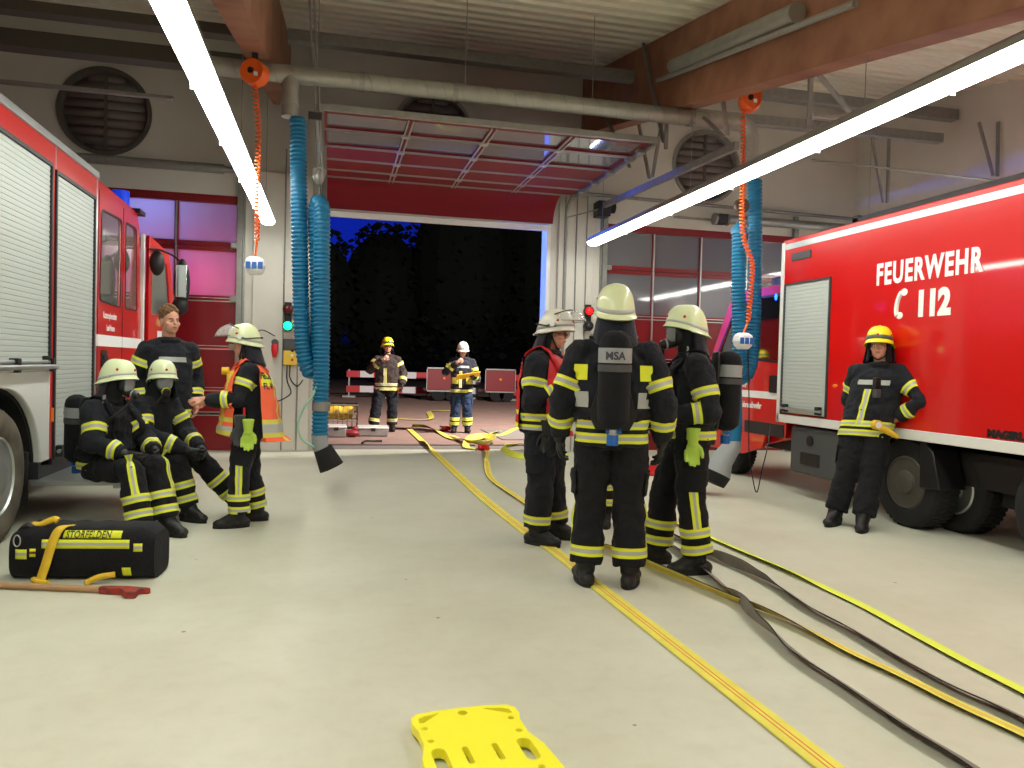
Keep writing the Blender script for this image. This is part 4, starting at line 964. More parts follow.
    # ---- boots
    for sd in 'LR':
        ft = toes.get(sd, (0.12 if sd == 'R' else -.12, 1, 0)); td = (R*ft[0]+F*ft[1]+UPZ*ft[2]).normalized(); an = J['an'+sd]
        sd_ = td.cross(UPZ).normalized(); fu = sd_.cross(td).normalized(); ax = (sd_, td, fu)
        low_ = an-fu*(.055*s)
        m_ = MB(); m_.tube([an+(J['kn'+sd]-an).normalized()*.14*s, an-fu*.02*s], [.064*s, .058*s], 16)
        m_.ell(low_-td*.035*s, (.05*s, .07*s, .05*s), ax, 16, 10); m_.tube([an+fu*.05*s, an+td*.05*s-fu*.02*s, low_+td*.15*s], [.062*s, .058*s, .04*s], 16); m_.ell(low_+td*.06*s-fu*.004*s, (.053*s, .11*s, .045*s), ax, 16, 10); m_.ell(low_+td*.15*s-fu*.006*s, (.055*s, .072*s, .042*s), ax, 16, 10)
        bt = build('boot', bake('boot', m_, 'leather', .008, 3), 'leather', T)
        so = []
        for zz in (-.102, -.072):
            so.append([an+td*((.06+.158*sin(a))*s)+sd_*((.055-.004*sin(a))*s*cos(a))+fu*zz*s for a in [2*pi*k/28 for k in range(28)]])
        build('sole', MB().loft(so), 'rubber', bt, bevel=.004)
    # ---- jacket
    if jacket:
        m_ = MB(); ym = (pc+cc)/2
        m_.loft([sec(hemc, hx, up0, .205*Bk, .15*Bk), sec(pc, hx, up0, .205*Bk, .15*Bk), sec(ym, hx.lerp(sx, .5).normalized(), up0, .205*Bk, .15*Bk), sec(cc, sx, up1, .212*Bk, .152*Bk), sec(cc.lerp(nc, .5), sx, up1, .195*Bk, .138*Bk), sec(cc.lerp(nc, .8), sx, up1, .13*Bk, .105*Bk), sec(nc-up1*.02*s, sx, up1, .088, .082), sec(nc+up1*.035*s, sx, up1, .078, .076)])
        for sd in 'LR':
            sh, el, wr = J['sh'+sd], J['el'+sd], J['wr'+sd]
            m_.tube([nc.lerp(sh, .35)-UPZ*.01, sh], [.075*s, .085*s*Bk], 16)
            m_.tube([sh, sh.lerp(el, .5), el, el.lerp(wr, .5), wr-(wr-el).normalized()*.015*s], [.088*s*Bk*sleeve, .084*s*Bk*sleeve, .075*s*Bk*sleeve, .07*s*Bk*sleeve, .056*s*Bk*sleeve], 18)
            m_.ell(sh, (.09*s*Bk,)*3, None, 14, 10); m_.ell(el, (.077*s*Bk*sleeve,)*3, None, 14, 10)
        jk = bake('jacket', m_, jacket, .0115, 3, .040, .08)
        JB = bvh_of(jk); jo = build('jacket', jk, jacket, T)
        for sd in 'LR':
            sh, el, wr = J['sh'+sd], J['el'+sd], J['wr'+sd]
            for t in armbands[0][:1]: build('reflective_band', band(JB, sh, el, t, .065*s, .085*s), [bandmat, 'band_silver'], jo)
            for t in armbands[1]: build('reflective_band', band(JB, el, wr, t, .06*s, .07*s), [bandmat, 'band_silver'], jo)
        yb = up0.cross(hx).normalized(); nomt = .19*s*Bk
        for k in range(hem):
            c = hemc+up0*(hemup+.085*k)*s
            build('reflective_band', wrap(JB, [c+up0*(.058*s*(q-.5)) for q in (0, .3, .7, 1)], hx, yb, 0, 360, nomt, na=44, mi=lambda t_, a_: 1 if t_ == .5 else 0), [bandmat, 'band_silver'], jo)
        y1 = up1.cross(sx).normalized()
        J['_jb'] = JB; J['_jo'] = jo
        if front_stripe:
            cs = [hemc.lerp(cc, .22+.72*k/8) for k in range(9)]
            build('reflective_stripe', wrap(JB, cs, hx, yb, 68, 88, .15*s, na=4, mi=lambda t_, a_: 1 if .25 < a_ < .75 else 0), [bandmat, 'band_silver'], jo)
        if chestband:
            cs = [cc.lerp(nc, .22)+up1*(.045*s*(q-.5)) for q in (0, .5, 1)]
            build('name_strip', wrap(JB, cs, sx, y1, 48, 132, .15*s, na=14), 'band_silver', jo)
        build('collar', MB().tube([nc+up1*.01*s+(sx*cos(a)*.082+y1*sin(a)*.078)*s for a in [2*pi*k/24 for k in range(25)]], .026*s, 8), jacket, jo)
        if vest: vest(T, J, JB, s, hx, sx, yb, y1, hemc, pc, cc, nc, up0, up1, R, F)
    # ---- gloves
    for sd in gloves:
        g = MB(); D, N, S = HDV[sd]; hand(g, J['wr'+sd], D, N, S, .0125*s, curl.get(sd, (25, 30, 25)), s=s*1.06, spread=1.12)
        g.tube([J['wr'+sd]-(J['wr'+sd]-J['el'+sd]).normalized()*.07*s, J['wr'+sd]+D*.01], [.05*s, .04*s], 14)
        build('glove', bake('g', g, glovemat, .0065, 2), glovemat, T)
    # ---- hood, mask, helmet
    if mask or hood:
        m_ = MB(); m_.ell(h(0, -.015, .03), (.092*s, .108*s, .108*s), hax, 22, 14)
        m_.tube([h(0, -.02, -.02), nc-up1*.0], [.088*s, .1*s], 20); m_.ell(h(0, .02, -.06), (.07*s, .066*s, .06*s), hax, 18, 12)
        if mask: build('hood', bake('h', m_, 'fabric_black', .010, 4, .012, .06), 'fabric_black', T)
    if hood:   # cloth around the sides of an open face
        gr = []
        for j in range(7):
            t = j/6; row = []
            for k in range(25):
                a = rad(-238+ (296)*k/24) ; ha = 106 if hood is True else hood; a = rad(-90)+rad(-ha+2*ha*k/24)
                w_ = .092+.02*t; d_ = .105+.02*t
                row.append(h(w_*cos(a), -.012+d_*sin(a), .05-.19*t))
            gr.append(row)
        n = 25; build('hood', MB().add([p for r_ in gr for p in r_], [(i*n+k, i*n+k+1, (i+1)*n+k+1, (i+1)*n+k) for i in range(6) for k in range(n-1)]), 'fabric_black', T, solid=.012)
    if mask:
        m_ = MB(); m_.ell(h(0, .062, -.01), (.074*s, .062*s, .088*s), hax, 22, 14); m_.ell(h(0, .095, -.07), (.04*s, .045*s, .036*s), hax, 16, 10)
        mo = build('face_mask', bake('m', m_, 'mask_black', .007, 2), 'mask_black', T)
        gr = []
        for j in range(9):
            for k in range(13):
                a = rad(-62+124*k/12); zz = .062-.125*j/8; w_ = 1-.22*abs((j-3)/5)**2
                gr.append(h(.074*sin(a)*w_, .062+.075*cos(a)*(1-.12*((j-4)/4)**2), zz))
        build('lens', MB().add(gr, [(j*13+k, j*13+k+1, (j+1)*13+k+1, (j+1)*13+k) for j in range(8) for k in range(12)]), 'mask_lens', mo, solid=.003)
        build('regulator', MB().tube([h(0, .11, -.075), h(0, .165, -.085), h(0, .185, -.088)], [.034*s, .034*s, .024*s], 18), 'mask_black', mo)
        build('regulator_ring', MB().cyl(h(0, .137, -.08), h(0, .15, -.082), .038*s, 20), 'band_yellow' if mask == 'y' else 'label_grey', mo)
        hb = [h(.02, .16, -.1), h(.07, .14, -.18), h(.15, .1, -.26), h(.16, .02, -.33), h(.1, -.06, -.3)]
        build('breathing_hose', MB().tube(bez(hb), .011*s, 8), 'rubber', mo)
    if helmet:
        hm = {'pale': 'helmet_pale', 'yellow': 'helmet_yellow', 'white': 'helmet_white'}[helmet]
        na = 40; rows = []; HT = .19
        def rim(a):   # a measured from the right, 90 = front
            f = sin(a); return .045*max(0, f)**.8 + .002 - (.045*max(0, -f)**1.0)
        A, B = .115, .142
        for j in range(-3, 13):
            row = []
            for k in range(na):
                a = 2*pi*k/na; z0 = rim(a); fl = .012+.016*max(0, -sin(a))+.014*max(0, sin(a))
                if j == -3: rr, zz, ex = 1, z0-.004, fl-.006
                elif j == -2: rr, zz, ex = 1, z0, fl
                elif j == -1: rr, zz, ex = 1, z0+.012, fl*.45
                elif j == 0: rr, zz, ex = 1, z0+.026, .003
                else:
                    t = j/12; ang = t*pi/2; rr = max(cos(ang), .001)**.66; zz = (z0+.026)*(1-sin(ang))+HT*sin(ang); ex = 0
                row.append(h((A*rr+ex)*cos(a), -.008+(B*rr+ex)*sin(a), zz))
            rows.append(row)
        ho = build('helmet', MB().loft(rows, cap=False), hm, T, solid=.003)
        def strip_(zlo, zhi, mm, o_=.0035, nm='helmet_band', a0=0, a1=360, base=0):
            gr = []; N_ = 48
            for z_ in (zlo, (zlo+zhi)/2, zhi):
                for k in range(N_+1):
                    a = rad(a0+(a1-a0)*k/N_); z0 = rim(a)+.026; sn = min(1, max(0, z_)); zz = z0*(1-sn)+HT*sn; rr = max(cos(math.asin(sn)), .001)**.66
                    gr.append(h((A*rr+o_)*cos(a), -.008+(B*rr+o_)*sin(a), zz))
            n_ = N_+1; build(nm, MB().add(gr, [(j*n_+k, j*n_+k+1, (j+1)*n_+k+1, (j+1)*n_+k) for j in range(2) for k in range(N_)]), mm, ho, solid=.0015)
        if helmet == 'yellow': strip_(.05, .34, 'helmet_grey', a0=15, a1=165); strip_(.05, .3, 'helmet_grey', a0=195, a1=345); build('comb', MB().tube([h(0, -.008+.125*cos(q), .03+.158*sin(q)) for q in [rad(25+13*k) for k in range(11)]], .012, 8), hm, ho)
        else: strip_(.03, .16, 'band_silver' if helmet == 'pale' else 'label_grey')
        build('emblem', MB().ell(h(0.0, .133, .115), (.011, .008, .011), hax, 10, 6), 'red_plastic', ho)
        for sg in (-1, 1): build('emblem', MB().ell(h(.103*sg, .045, .105), (.008, .011, .011), hax, 10, 6), 'red_plastic', ho)
        # neck cloth
        gr = []
        for j in range(7):
            t = j/6
            for k in range(25):
                a = rad(-90)+rad(-84+168*k/24); w_ = .112+.035*t; d_ = .13+.03*t
                gr.append(h(w_*cos(a)*(1+.03*sin(7*a)*t), -.008+d_*sin(a)*(1+.03*sin(9*a)*t), rim(a)+.004-(.15+.03*max(0, -sin(a)))*t))
        build('neck_cloth', MB().add(gr, [(j*25+k, j*25+k+1, (j+1)*25+k+1, (j+1)*25+k) for j in range(6) for k in range(24)]), 'fabric_navy', T, solid=.006)
        if visor:
            gr = []; vz0, vy0, vz1, vy1 = visor
            for j in range(6):
                t = j/5
                for k in range(21):
                    a = rad(90-72+144*k/20); fr = .5+.5*sin(a)
                    gr.append(h((A+.022)*cos(a)*(1+.06*t), -.008+(B+.012)*sin(a)+(vy0+(vy1-vy0)*t)*fr**1.5+.02*sin(pi*t)*fr, .08+((vz0-.08)+(vz1-vz0)*t)*fr**1.5+.015*sin(pi*t)*fr))
            vo_ = build('visor', MB().add(gr, [(j*21+k, j*21+k+1, (j+1)*21+k+1, (j+1)*21+k) for j in range(5) for k in range(20)]), 'visor', ho, solid=.002)
            build('visor_edge', MB().tube(gr[:21], .005, 6).tube(gr[-21:], .0025, 6), 'black_plastic', vo_)
            build('visor_strap', MB().tube([h((A+.014)*cos(a), -.008+(B+.014)*sin(a), .06-.012*(1 if sin(a) < 0 else 0)) for a in [rad(-180-20+220*k/24) for k in range(25)]], .006, 6), 'black_plastic', ho)
            for sg in (-1, 1): build('visor_pivot', MB().cyl(h(sg*(A+.005), .02, .07), h(sg*(A+.03), .02, .07), .02, 14), 'white_plastic', ho)
        if not mask: build('chin_strap', MB().tube(bez([h(-.1, .0, .03), h(-.078, .03, -.06), h(-.0, .055, -.118), h(.078, .03, -.06), h(.1, .0, .03)]), .006, 6), 'black_plastic', T)
    else:
        m_ = MB(); rnd = random.Random(5); m_.ell(h(0, -.022, .052), (.083*s, .097*s, .094*s), hax, 22, 14)
        for k in range(90):
            a = rnd.uniform(0, 2*pi); e_ = rnd.uniform(.25, 1.5); m_.ell(h(.078*cos(a)*cos(e_), -.02+.094*sin(a)*cos(e_)-.004, .058+.095*sin(e_)), (.017, .017, .016), hax, 8, 6)
        hp_ = bake('hr', m_, hair, .006, 1); hp_.v = [v if (v-H).dot(HU) > (.045*s if (v-H).dot(LF) > .03*s else -.035*s) else V(v)+(H+HU*.02*s-V(v))*.35 for v in hp_.v]
        build('hair', hp_, hair, T)
    J['_h'] = h; J['_R'] = R; J['_F'] = F; J['_T'] = T
    return J
def scba(J, s, label, lab='', up=None, drop=.0, cover='fabric_black', shift=(0, 0, 0), straps=True):
    "breathing apparatus on the back: cylinder in a cover, valve, back plate, harness straps"
    R, F = J['_R'], J['_F']; cc, nc, pc = J['chest'], J['neck'], J['pelvis']; U = (nc-pc).normalized()
    Rr = (J['shR']-J['shL']).normalized(); B = U.cross(Rr).normalized()*-1        # backwards
    if B.dot(F) > 0: B = -B
    c0 = cc+B*(.27*s)+R*shift[0]+F*shift[1]+UPZ*shift[2]; top_ = c0+U*.25*s; bot = c0-U*.30*s
    T = thing('breathing_apparatus', c0, label, 'breathing apparatus', 'breathing apparatus worn on backs'); r = .092*s
    prof_ = [(.0, .03), (.015, .06), (.045, .083), (.09, .092), (.5, .094), (.58, .09), (.615, .06), (.63, .035)]
    build('cylinder', MB().tube([top_-U*(q*s*.9) for q, _ in prof_], [rr*s for _, rr in prof_], 24), cover, T)
    build('neck_cap', MB().tube([top_-U*.0+U*.002, top_-U*.02*s, top_-U*.055*s], [.025*s, .062*s, .088*s], 24), 'brown_cap', T) if cover == 'brown' else None
    lb = build('label_band', MB().cyl(top_-U*.10*s, top_-U*.185*s, .097*s, 28), 'label_grey', T)
    build('buckle_strap', MB().cyl(top_-U*.195*s, top_-U*.235*s, .098*s, 28), 'grey_plastic', T)
    if lab:
        # word printed on the band, wrapped round the cylinder
        cu = text(lab, .062*s, (0, 0, 0), (1, 0, 0), (0, 0, 1), 'label_dark', 'lettering', T, xs=1.0, bold=.002, align='CENTER')
        me = cu.data
        for ang0 in (0,):
            for v in me.vertices:
                w_ = v.co+T.location; th = w_.x/(.099*s)+ang0; q = top_-U*(.165*s)+U*w_.z + (B*cos(th)+Rr*sin(th))*(.0985*s+(-w_.y)*.5)
                v.co = q-T.location
    build('valve', MB().cyl(bot+U*.0, bot-U*.07*s, .026*s, 14), 'alu', T)
    build('valve_knob', MB().cyl(bot-U*.05*s, bot-U*.11*s, .034*s, 14).cyl(bot-U*.03*s+Rr*.05*s, bot-U*.03*s-Rr*.04*s, .016*s, 10), 'blue_plastic', T)
    bp = MB(); w = .11*s
    pc_ = c0-B*.105*s
    bp.loft([[pc_+U*z*s+Rr*(x*k*s)+B*(y*s) for x, y in ((-1, 0), (1, 0), (1, .02), (-1, .02)) for k in (wd,)] for z, wd in ((-.33, .1), (-.25, .14), (0, .07), (.18, .09), (.24, .06))])
    build('back_plate', bp, 'black_plastic', T, bevel=.006)
    if straps and '_jb' in J:
        JB = J['_jb']; y1 = U.cross(Rr).normalized()
        for sg in (1, -1):
            # strap: from the plate over the shoulder and down the chest to the waist, snapped to the jacket
            pts = []; ctr = cc+U*.02*s
            path = [(-B*-1*0, 0)]
            raw = [c0-B*.1*s+U*.2*s+Rr*sg*.06*s, nc+Rr*sg*.12*s+B*.04*s+U*.06*s, nc+Rr*sg*.125*s-B*.06*s+U*.02*s, cc+U*.1*s+Rr*sg*.13*s-B*.2*s, cc-U*.06*s+Rr*sg*.15*s-B*.2*s, pc+U*.12*s+Rr*sg*.19*s-B*.06*s, pc+U*.1*s+Rr*sg*.12*s+B*.16*s]
            for q in bez(raw, 8):
                n_, nn, _, d_ = JB.find_nearest(q)
                pts.append((n_+nn*.012, nn) if n_ is not None and d_ < .12 else (q, (q-ctr).normalized()))
            vs = []; wd = .024*s
            for i, (p_, nn) in enumerate(pts):
                d = (pts[min(i+1, len(pts)-1)][0]-pts[max(i-1, 0)][0]).normalized(); sd_ = d.cross(nn).normalized()
                vs += [p_-sd_*wd, p_+sd_*wd]
            build('shoulder_strap', MB().add(vs, [(2*i, 2*i+1, 2*i+3, 2*i+2) for i in range(len(pts)-1)]), 'fabric_black', T, solid=.008)
            k = len(pts)//3; build('strap_buckle', MB().obox(pts[k][0]+pts[k][1]*.008, (pts[k][1].cross(U).normalized(), U, pts[k][1]), (.02*s, .03*s, .005)), 'label_grey', T)
        cs = [pc+U*(.10+.045*q)*s for q in (0, .5, 1)]
        yb = U.cross(Rr).normalized(); build('waist_belt', wrap(JB, cs, Rr, yb, 0, 360, .19*s, na=40, off=.012), 'black_plastic', T)
    return T
def hanging_gloves(p, d, label, mats=('glove_neon', 'fabric_black'), s=1.0):
    t = thing('work_glove', p, label, 'glove', 'work gloves clipped to jackets')
    for k, m_ in enumerate(mats):
        g = MB(); o = p+V((0, 0, -.02-.03*k))+V(d)*(.05*k)+V((-d[1], d[0], 0))*(.07*(k-.5)); hand(g, o-UPZ*.03, V((.05*(1-2*k), 0, -1)), V(d), V((d[1], -d[0], 0))*(1-2*k), .013, (15, 20, 20), s=1.05*s, spread=1.25)
        g.tube([o+UPZ*.06, o-UPZ*.03], [.05, .036], 12)
        build('glove', bake('g', g, m_, .0065, 2), m_, t)
    build('clip', MB().tube([p+V((0, 0, .1)), p+V((0, 0, .02))], .01, 8), 'red_plastic', t)
    return t
# ---- vests
def vest_orange(T, J, JB, s, hx, sx, yb, y1, hemc, pc, cc, nc, up0, up1, R, F):
    n = 22
    def mi(t, a):
        if .04 < t < .10 or .20 < t < .26: return 1
        if .10 <= t < .14 or .16 <= t < .20: return 2
        if t < .04: return 0
        if (.18 < a < .26 or .74 < a < .82) and t < .95: return 1
        return 0
    def mi_b(t, a):
        if .04 < t < .10 or .20 < t < .26: return 1
        if .10 <= t < .20: return 2
        if .30 < a < .37 or .63 < a < .70: return 1 if t < .72 else 0
        if .66 < t < .93 and .02 < a < .8: return 3
        return 0
    b0 = hemc-up0*.0*s; t1 = nc-up1*.035*s
    cs = [b0.lerp(cc, k/12) for k in range(12)]+[cc.lerp(t1, k/8) for k in range(9)]
    fl = [.11*(1-k/20)**1.2*s+.006 for k in range(len(cs))]; nm = [.2*s]*len(cs)
    mats = ['vest_orange', 'band_yellow_soft', 'band_silver', 'band_yellow']
    v1 = build('safety_vest', wrap(JB, cs, sx, y1, 22, 158, nm, na=34, off=.012, flare=fl, mi=mi), mats, T)
    fl2 = [.17*(1-k/20)**1.1*s+.006 for k in range(len(cs))]
    vbm = wrap(JB, cs, sx, y1, 202, 338, nm, na=34, off=.012, flare=fl2, mi=mi_b); VB = bvh_of(vbm); v2 = build('vest_back', vbm, mats, v1)
    # shoulder pieces
    for sg in (1, -1):
        pts = []
        for k in range(15):
            a = rad(-20+220*k/14); q = (cc.lerp(nc, .62)+sx*sg*.12*s)+(y1*cos(a)*.17+up1*sin(a)*.17)*s
            n_, nn, _, d_ = JB.find_nearest(q); pts.append((n_+nn*.014, nn))
        vs = []
        for i, (p_, nn) in enumerate(pts):
            d = (pts[min(i+1, 14)][0]-pts[max(i-1, 0)][0]).normalized(); sd_ = d.cross(nn).normalized(); vs += [p_-sd_*.055*s, p_+sd_*.055*s]
        build('vest_shoulder', MB().add(vs, [(2*i, 2*i+1, 2*i+3, 2*i+2) for i in range(14)]), 'vest_orange', v1, solid=.006)
    # lettering on the back panel
    Bd = -y1; side = sx*1
    a = rad(262); cpos = cc.lerp(t1, .30)
    for txt, zz in (('FEUER', .035), ('FL W', -.055)):
        for_dir = (sx*cos(rad(240))+y1*sin(rad(240)))
        hit = JB.ray_cast(cpos, for_dir, .6); r_ = (hit[3] if hit[0] is not None else .2)+.045*s
        to = text(txt, .085*s, (0, 0, 0), (1, 0, 0), (0, 0, 1), 'label_dark', 'lettering', v2, xs=.9, bold=.002, align='CENTER')
        for v in to.data.vertices:
            w_ = v.co+T.location; th = rad(228)+w_.x/.24; d_ = sx*cos(th)+y1*sin(th); o_ = cc+up1*(w_.z+.05+zz)*s
            h_ = VB.ray_cast(o_, d_, .8); v.co = o_+d_*((h_[3] if h_[0] is not None else .25)+.006)-T.location
def vest_red(T, J, JB, s, hx, sx, yb, y1, hemc, pc, cc, nc, up0, up1, R, F):
    def mi(t, a):
        if .02 < t < .09 or .16 < t < .23: return 1
        if .05 < t < .06: return 2
        return 0
    b0 = hemc-up0*.0*s; t1 = nc-up1*.03*s
    cs = [b0.lerp(cc, k/12) for k in range(12)]+[cc.lerp(t1, k/8) for k in range(9)]
    fl = [.02*(1-k/20)*s+.006 for k in range(len(cs))]; nm = [.2*s]*len(cs)
    mats = ['vest_red', 'band_yellow', 'band_silver']
    v1 = build('command_vest', wrap(JB, cs, sx, y1, 24, 156, nm, na=30, off=.012, flare=fl, mi=mi), mats, T)
    build('vest_back', wrap(JB, cs, sx, y1, 208, 332, nm, na=28, off=.012, flare=fl, mi=mi), mats, v1)
    for sg in (1, -1):
        pts = []
        for k in range(15):
            a = rad(-20+220*k/14); q = (cc.lerp(nc, .62)+sx*sg*.12*s)+(y1*cos(a)*.17+up1*sin(a)*.17)*s
            n_, nn, _, d_ = JB.find_nearest(q); pts.append((n_+nn*.014, nn))
        vs = []
        for i, (p_, nn) in enumerate(pts):
            d = (pts[min(i+1, 14)][0]-pts[max(i-1, 0)][0]).normalized(); sd_ = d.cross(nn).normalized(); vs += [p_-sd_*.055*s, p_+sd_*.055*s]
        build('vest_shoulder', MB().add(vs, [(2*i, 2*i+1, 2*i+3, 2*i+2) for i in range(14)]), 'vest_red', v1, solid=.006)
# ------------------------------------------------------------------ the crew
# back view, centre
l8 = P(607, 584, 'z', 0)
J8 = person(l8, (.33, .94), 'firefighter seen from behind in the centre with an air cylinder on the back', s=1.055, hemdrop=.08, hemup=.05, bulk=1.08, look=(.2, 1, -.02), helmet='pale', hood=False, mask='g',
    pose=dict(elR=(.31, -.03, 1.13), elL=(-.31, -.03, 1.13), wrR=(.31, .05, .89), wrL=(-.32, .05, .9), knR=(.12, .02, .5), knL=(-.12, .02, .5), anR=(.135, -.02, .1), anL=(-.135, -.02, .1), hipR=(.11, 0, .92), hipL=(-.11, 0, .92), head=(-.0, .02, 1.67), shR=(.205, 0, 1.415), shL=(-.205, 0, 1.415)),
    legbands=(.72,), legstripe='low', armbands=((.62,), (.5,)), hem=2, chestband=False, toes=dict(L=(-.25, 1, 0), R=(.2, 1, 0)))
scba(J8, 1.07, 'black air cylinder with grey MSA band on the back of the central firefighter', 'MSA', shift=(0, 0, .045))
jb, jo = J8['_jb'], J8['_jo']; R8 = J8['_R']; F8 = J8['_F']
for xo, zo in ((-.17, 1.36), (.17, 1.36), (-.16, 1.19), (.16, 1.19)):
    c = V(l8)+UPZ*zo*1.02+R8*0; d = (R8*xo*1.25-F8*.17).normalized(); x_ = d.cross(UPZ).normalized()
    cs = [c+R8*xo*.45+UPZ*(.1*(q-.5)) for q in (0, .5, 1)]
    build('reflective_patch', wrap(jb, cs, x_, d, 70, 110, .15, na=5), 'band_yellow' if zo > 1.2 else 'band_silver', jo)
# yellow flash lamp strap at the left side
c = V(l8)+UPZ*1.12-R8*.3-F8*.1
# masked firefighter on the right
l9 = P(684, 568, 'z', 0)
J9 = person(l9, (-.93, .2), 'masked firefighter in profile with pale helmet right of the central group', s=1.02, hemdrop=.06, hemup=.06, bulk=1.08, look=(-1, .12, -.03), helmet='pale', mask='g',
    pose=dict(elL=(-.27, -.07, 1.12), wrL=(-.23, .17, 1.08), elR=(.25, .05, 1.13), wrR=(.15, .28, 1.1), anL=(-.14, -.06, .1), anR=(.13, .16, .1), knR=(.12, .13, .5), knL=(-.13, -.0, .5), head=(0, .04, 1.65)),
    legbands=(.52, .80), legstripe='side', armbands=((.6,), (.35,)), hem=1, chestband=False)
scba(J9, 1.0, 'black air cylinder on the back of the masked firefighter at right of the group', 'MSA', shift=(0, .0, .02))
p = J9['hipL']+V((0, 0, 0))+J9['_R']*-.16+UPZ*.08
hanging_gloves(p+J9['_F']*.08, (-J9['_R'].x, -J9['_R'].y, 0), 'neon green and black gloves clipped to the masked firefighter\'s jacket', ('fabric_black', 'glove_neon'))
# red vest
l7 = P(541, 541, 'z', 0)
J7 = person(l7, (.80, -.6), 'firefighter in a red vest with raised clear visor left of the central group', s=1.02, bulk=1.14, hemdrop=.08, hood=True, look=(.78, -.63, -.16), helmet='white', visor=(.20, -.04, .135, .09), gloves='L',
    pose=dict(elR=(.27, .0, 1.12), wrR=(.12, .25, 1.3), elL=(-.27, .02, 1.12), wrL=(-.2, .26, 1.0), head=(0, .07, 1.65), neck=(0, .02, 1.49), anR=(.12, .0, .1), anL=(-.15, .06, .1)), curl={'R': (45, 50, 40)},
    handdir={'R': ((-.5, .6, .5), (-.6, -.1, -.6))}, legbands=(.74,), armbands=((.55,), (.45,)), hem=2, chestband=False, vest=vest_red, trousers='fabric')
hg = hanging_gloves(J7['hipR']+J7['_R']*.12+J7['_F']*.14+UPZ*.02, (J7['_R'].x, J7['_R'].y, 0), 'black gloves hanging from the belt of the firefighter in the red vest', ('leather', 'fabric_black'))
h = J7['_h']; t = thing('eyeglasses', h(0, .1, 0), 'thin dark eyeglasses on the face of the firefighter in the red vest', 'glasses')
for sg in (-1, 1): build('rim', MB().tube([h(.033*sg+.022*cos(a), .1, .004+.016*sin(a)) for a in [2*pi*k/16 for k in range(17)]], .0022, 6), 'black_plastic', t); build('temple', MB().tube([h(.055*sg, .098, .006), h(.08*sg, .0, .005)], .0022, 6), 'black_plastic', t)
# person half hidden behind the central firefighter
l11 = P(618, 534, 'z', 0)+V((.12, .35, 0))
J11 = person(l11, (-.2, -1), 'firefighter almost hidden behind the central one, only legs showing', s=.96, helmet='pale', mask='g', facedetail=False, pose=dict(head=(0, .05, 1.60), neck=(0, .03, 1.46), elL=(-.22, .0, 1.12), elR=(.22, .0, 1.12), wrL=(-.12, .2, 1.1), wrR=(.12, .2, 1.1), knL=(-.1, .03, .5), knR=(.1, .03, .5), anL=(-.11, 0, .1), anR=(.11, 0, .1)), legbands=(.3, .66), chestband=False)
# leaning man at the red truck
l10 = P(852, 527, 'z', 0)
J10 = person(l10, (-.72, -.62), 'firefighter in a bright yellow helmet leaning against the red box truck', s=1.02, bulk=1.08, look=(-.75, -.75, -.05), helmet='yellow', hood=130, gloves='',
    pose=dict(pelvis=(-.04, -.28, .94), hipR=(.055, -.27, .9), hipL=(-.135, -.27, .9), chest=(-.10, -.33, 1.26), neck=(-.12, -.35, 1.47), head=(-.11, -.32, 1.655), shR=(.07, -.34, 1.40), shL=(-.31, -.34, 1.40), elR=(.15, -.42, 1.14), elL=(-.51, -.20, 1.17), wrR=(.06, -.50, .98), wrL=(-.29, -.30, 1.0), knR=(.09, -.12, .49), knL=(-.12, -.12, .49), anR=(.15, -.02, .1), anL=(-.10, .06, .1)),
    legbands=(), hem=2, armbands=((.55,), (.55,)), front_stripe=True, hair='stubble', curl={'L': (35, 40, 30), 'R': (35, 40, 30)})
p = J10['pelvis']+J10['_F']*.2+J10['_R']*-.14-UPZ*.02
t = thing('pocket_lamp', p, 'small yellow hand lamp clipped at the hem of the leaning firefighter', 'lamp')
build('body', MB().tube([p, p+V((.10, -.03, -.05)), p+V((.17, -.04, -.09))], [.03, .028, .02], 14), 'strap_yellow', t)
build('lens_ring', MB().cyl(p+V((-.03, -.03, .02)), p+V((-.03, .02, .02)), .045), 'strap_yellow', t); build('lens', MB().cyl(p+V((-.03, -.036, .02)), p+V((-.03, -.03, .02)), .03), 'white_plastic', t)
p = J10['chest']+J10['_F']*.17+J10['_R']*-.03+UPZ*.06
t = thing('radio', p, 'black radio clipped on the chest of the leaning firefighter', 'radio')
build('case', MB().box(p-V((.03, .025, .05)), p+V((.03, .025, .05))), 'black_plastic', t, bevel=.01); build('aerial', MB().cyl(p+V((.015, 0, .05)), p+V((.015, 0, .12)), .006, 8), 'black_plastic', t); build('key', MB().box(p-V((.03, .04, .14)), p+V((.02, .02, -.06))), 'grey_plastic', t, bevel=.006)
# orange vest
l4 = P(246, 524, 'z', 0)
J4 = person(l4, (-1, -.06), 'firefighter in an orange safety vest pointing left with a bare hand', s=.925, look=(-1, .02, -.12), helmet='pale', visor=(.205, -.035, .095, .11), hood=True, gloves='',
    pose=dict(elL=(-.25, .08, 1.17), wrL=(-.17, .36, 1.15), elR=(.24, .1, 1.14), wrR=(.12, .36, 1.12), anL=(-.13, .06, .1), anR=(.15, -.1, .1), knL=(-.12, .06, .5), knR=(.13, -.02, .5), head=(0, .04, 1.655)), curl={'L': (40, 60, 40), 'R': (5, 8, 8)},
    handdir={'L': ((0, 1, .05), (.4, 0, -1)), 'R': ((-.1, 1, .05), (-1, 0, 0))}, legbands=(.56, .84), legstripe='side', armbands=((.45,), (.35,)), hem=0, chestband=False, vest=vest_orange, trousers='fabric')
p = J4['hipL']+J4['_R']*-.17+UPZ*.06+J4['_F']*.02
hanging_gloves(p, (-J4['_R'].x, -J4['_R'].y, 0), 'neon green glove over grey gloves hanging below the orange vest', ('fabric_grey', 'glove_neon'))
p = J4['chest']+J4['_F']*.15+J4['_R']*-.07+UPZ*.08
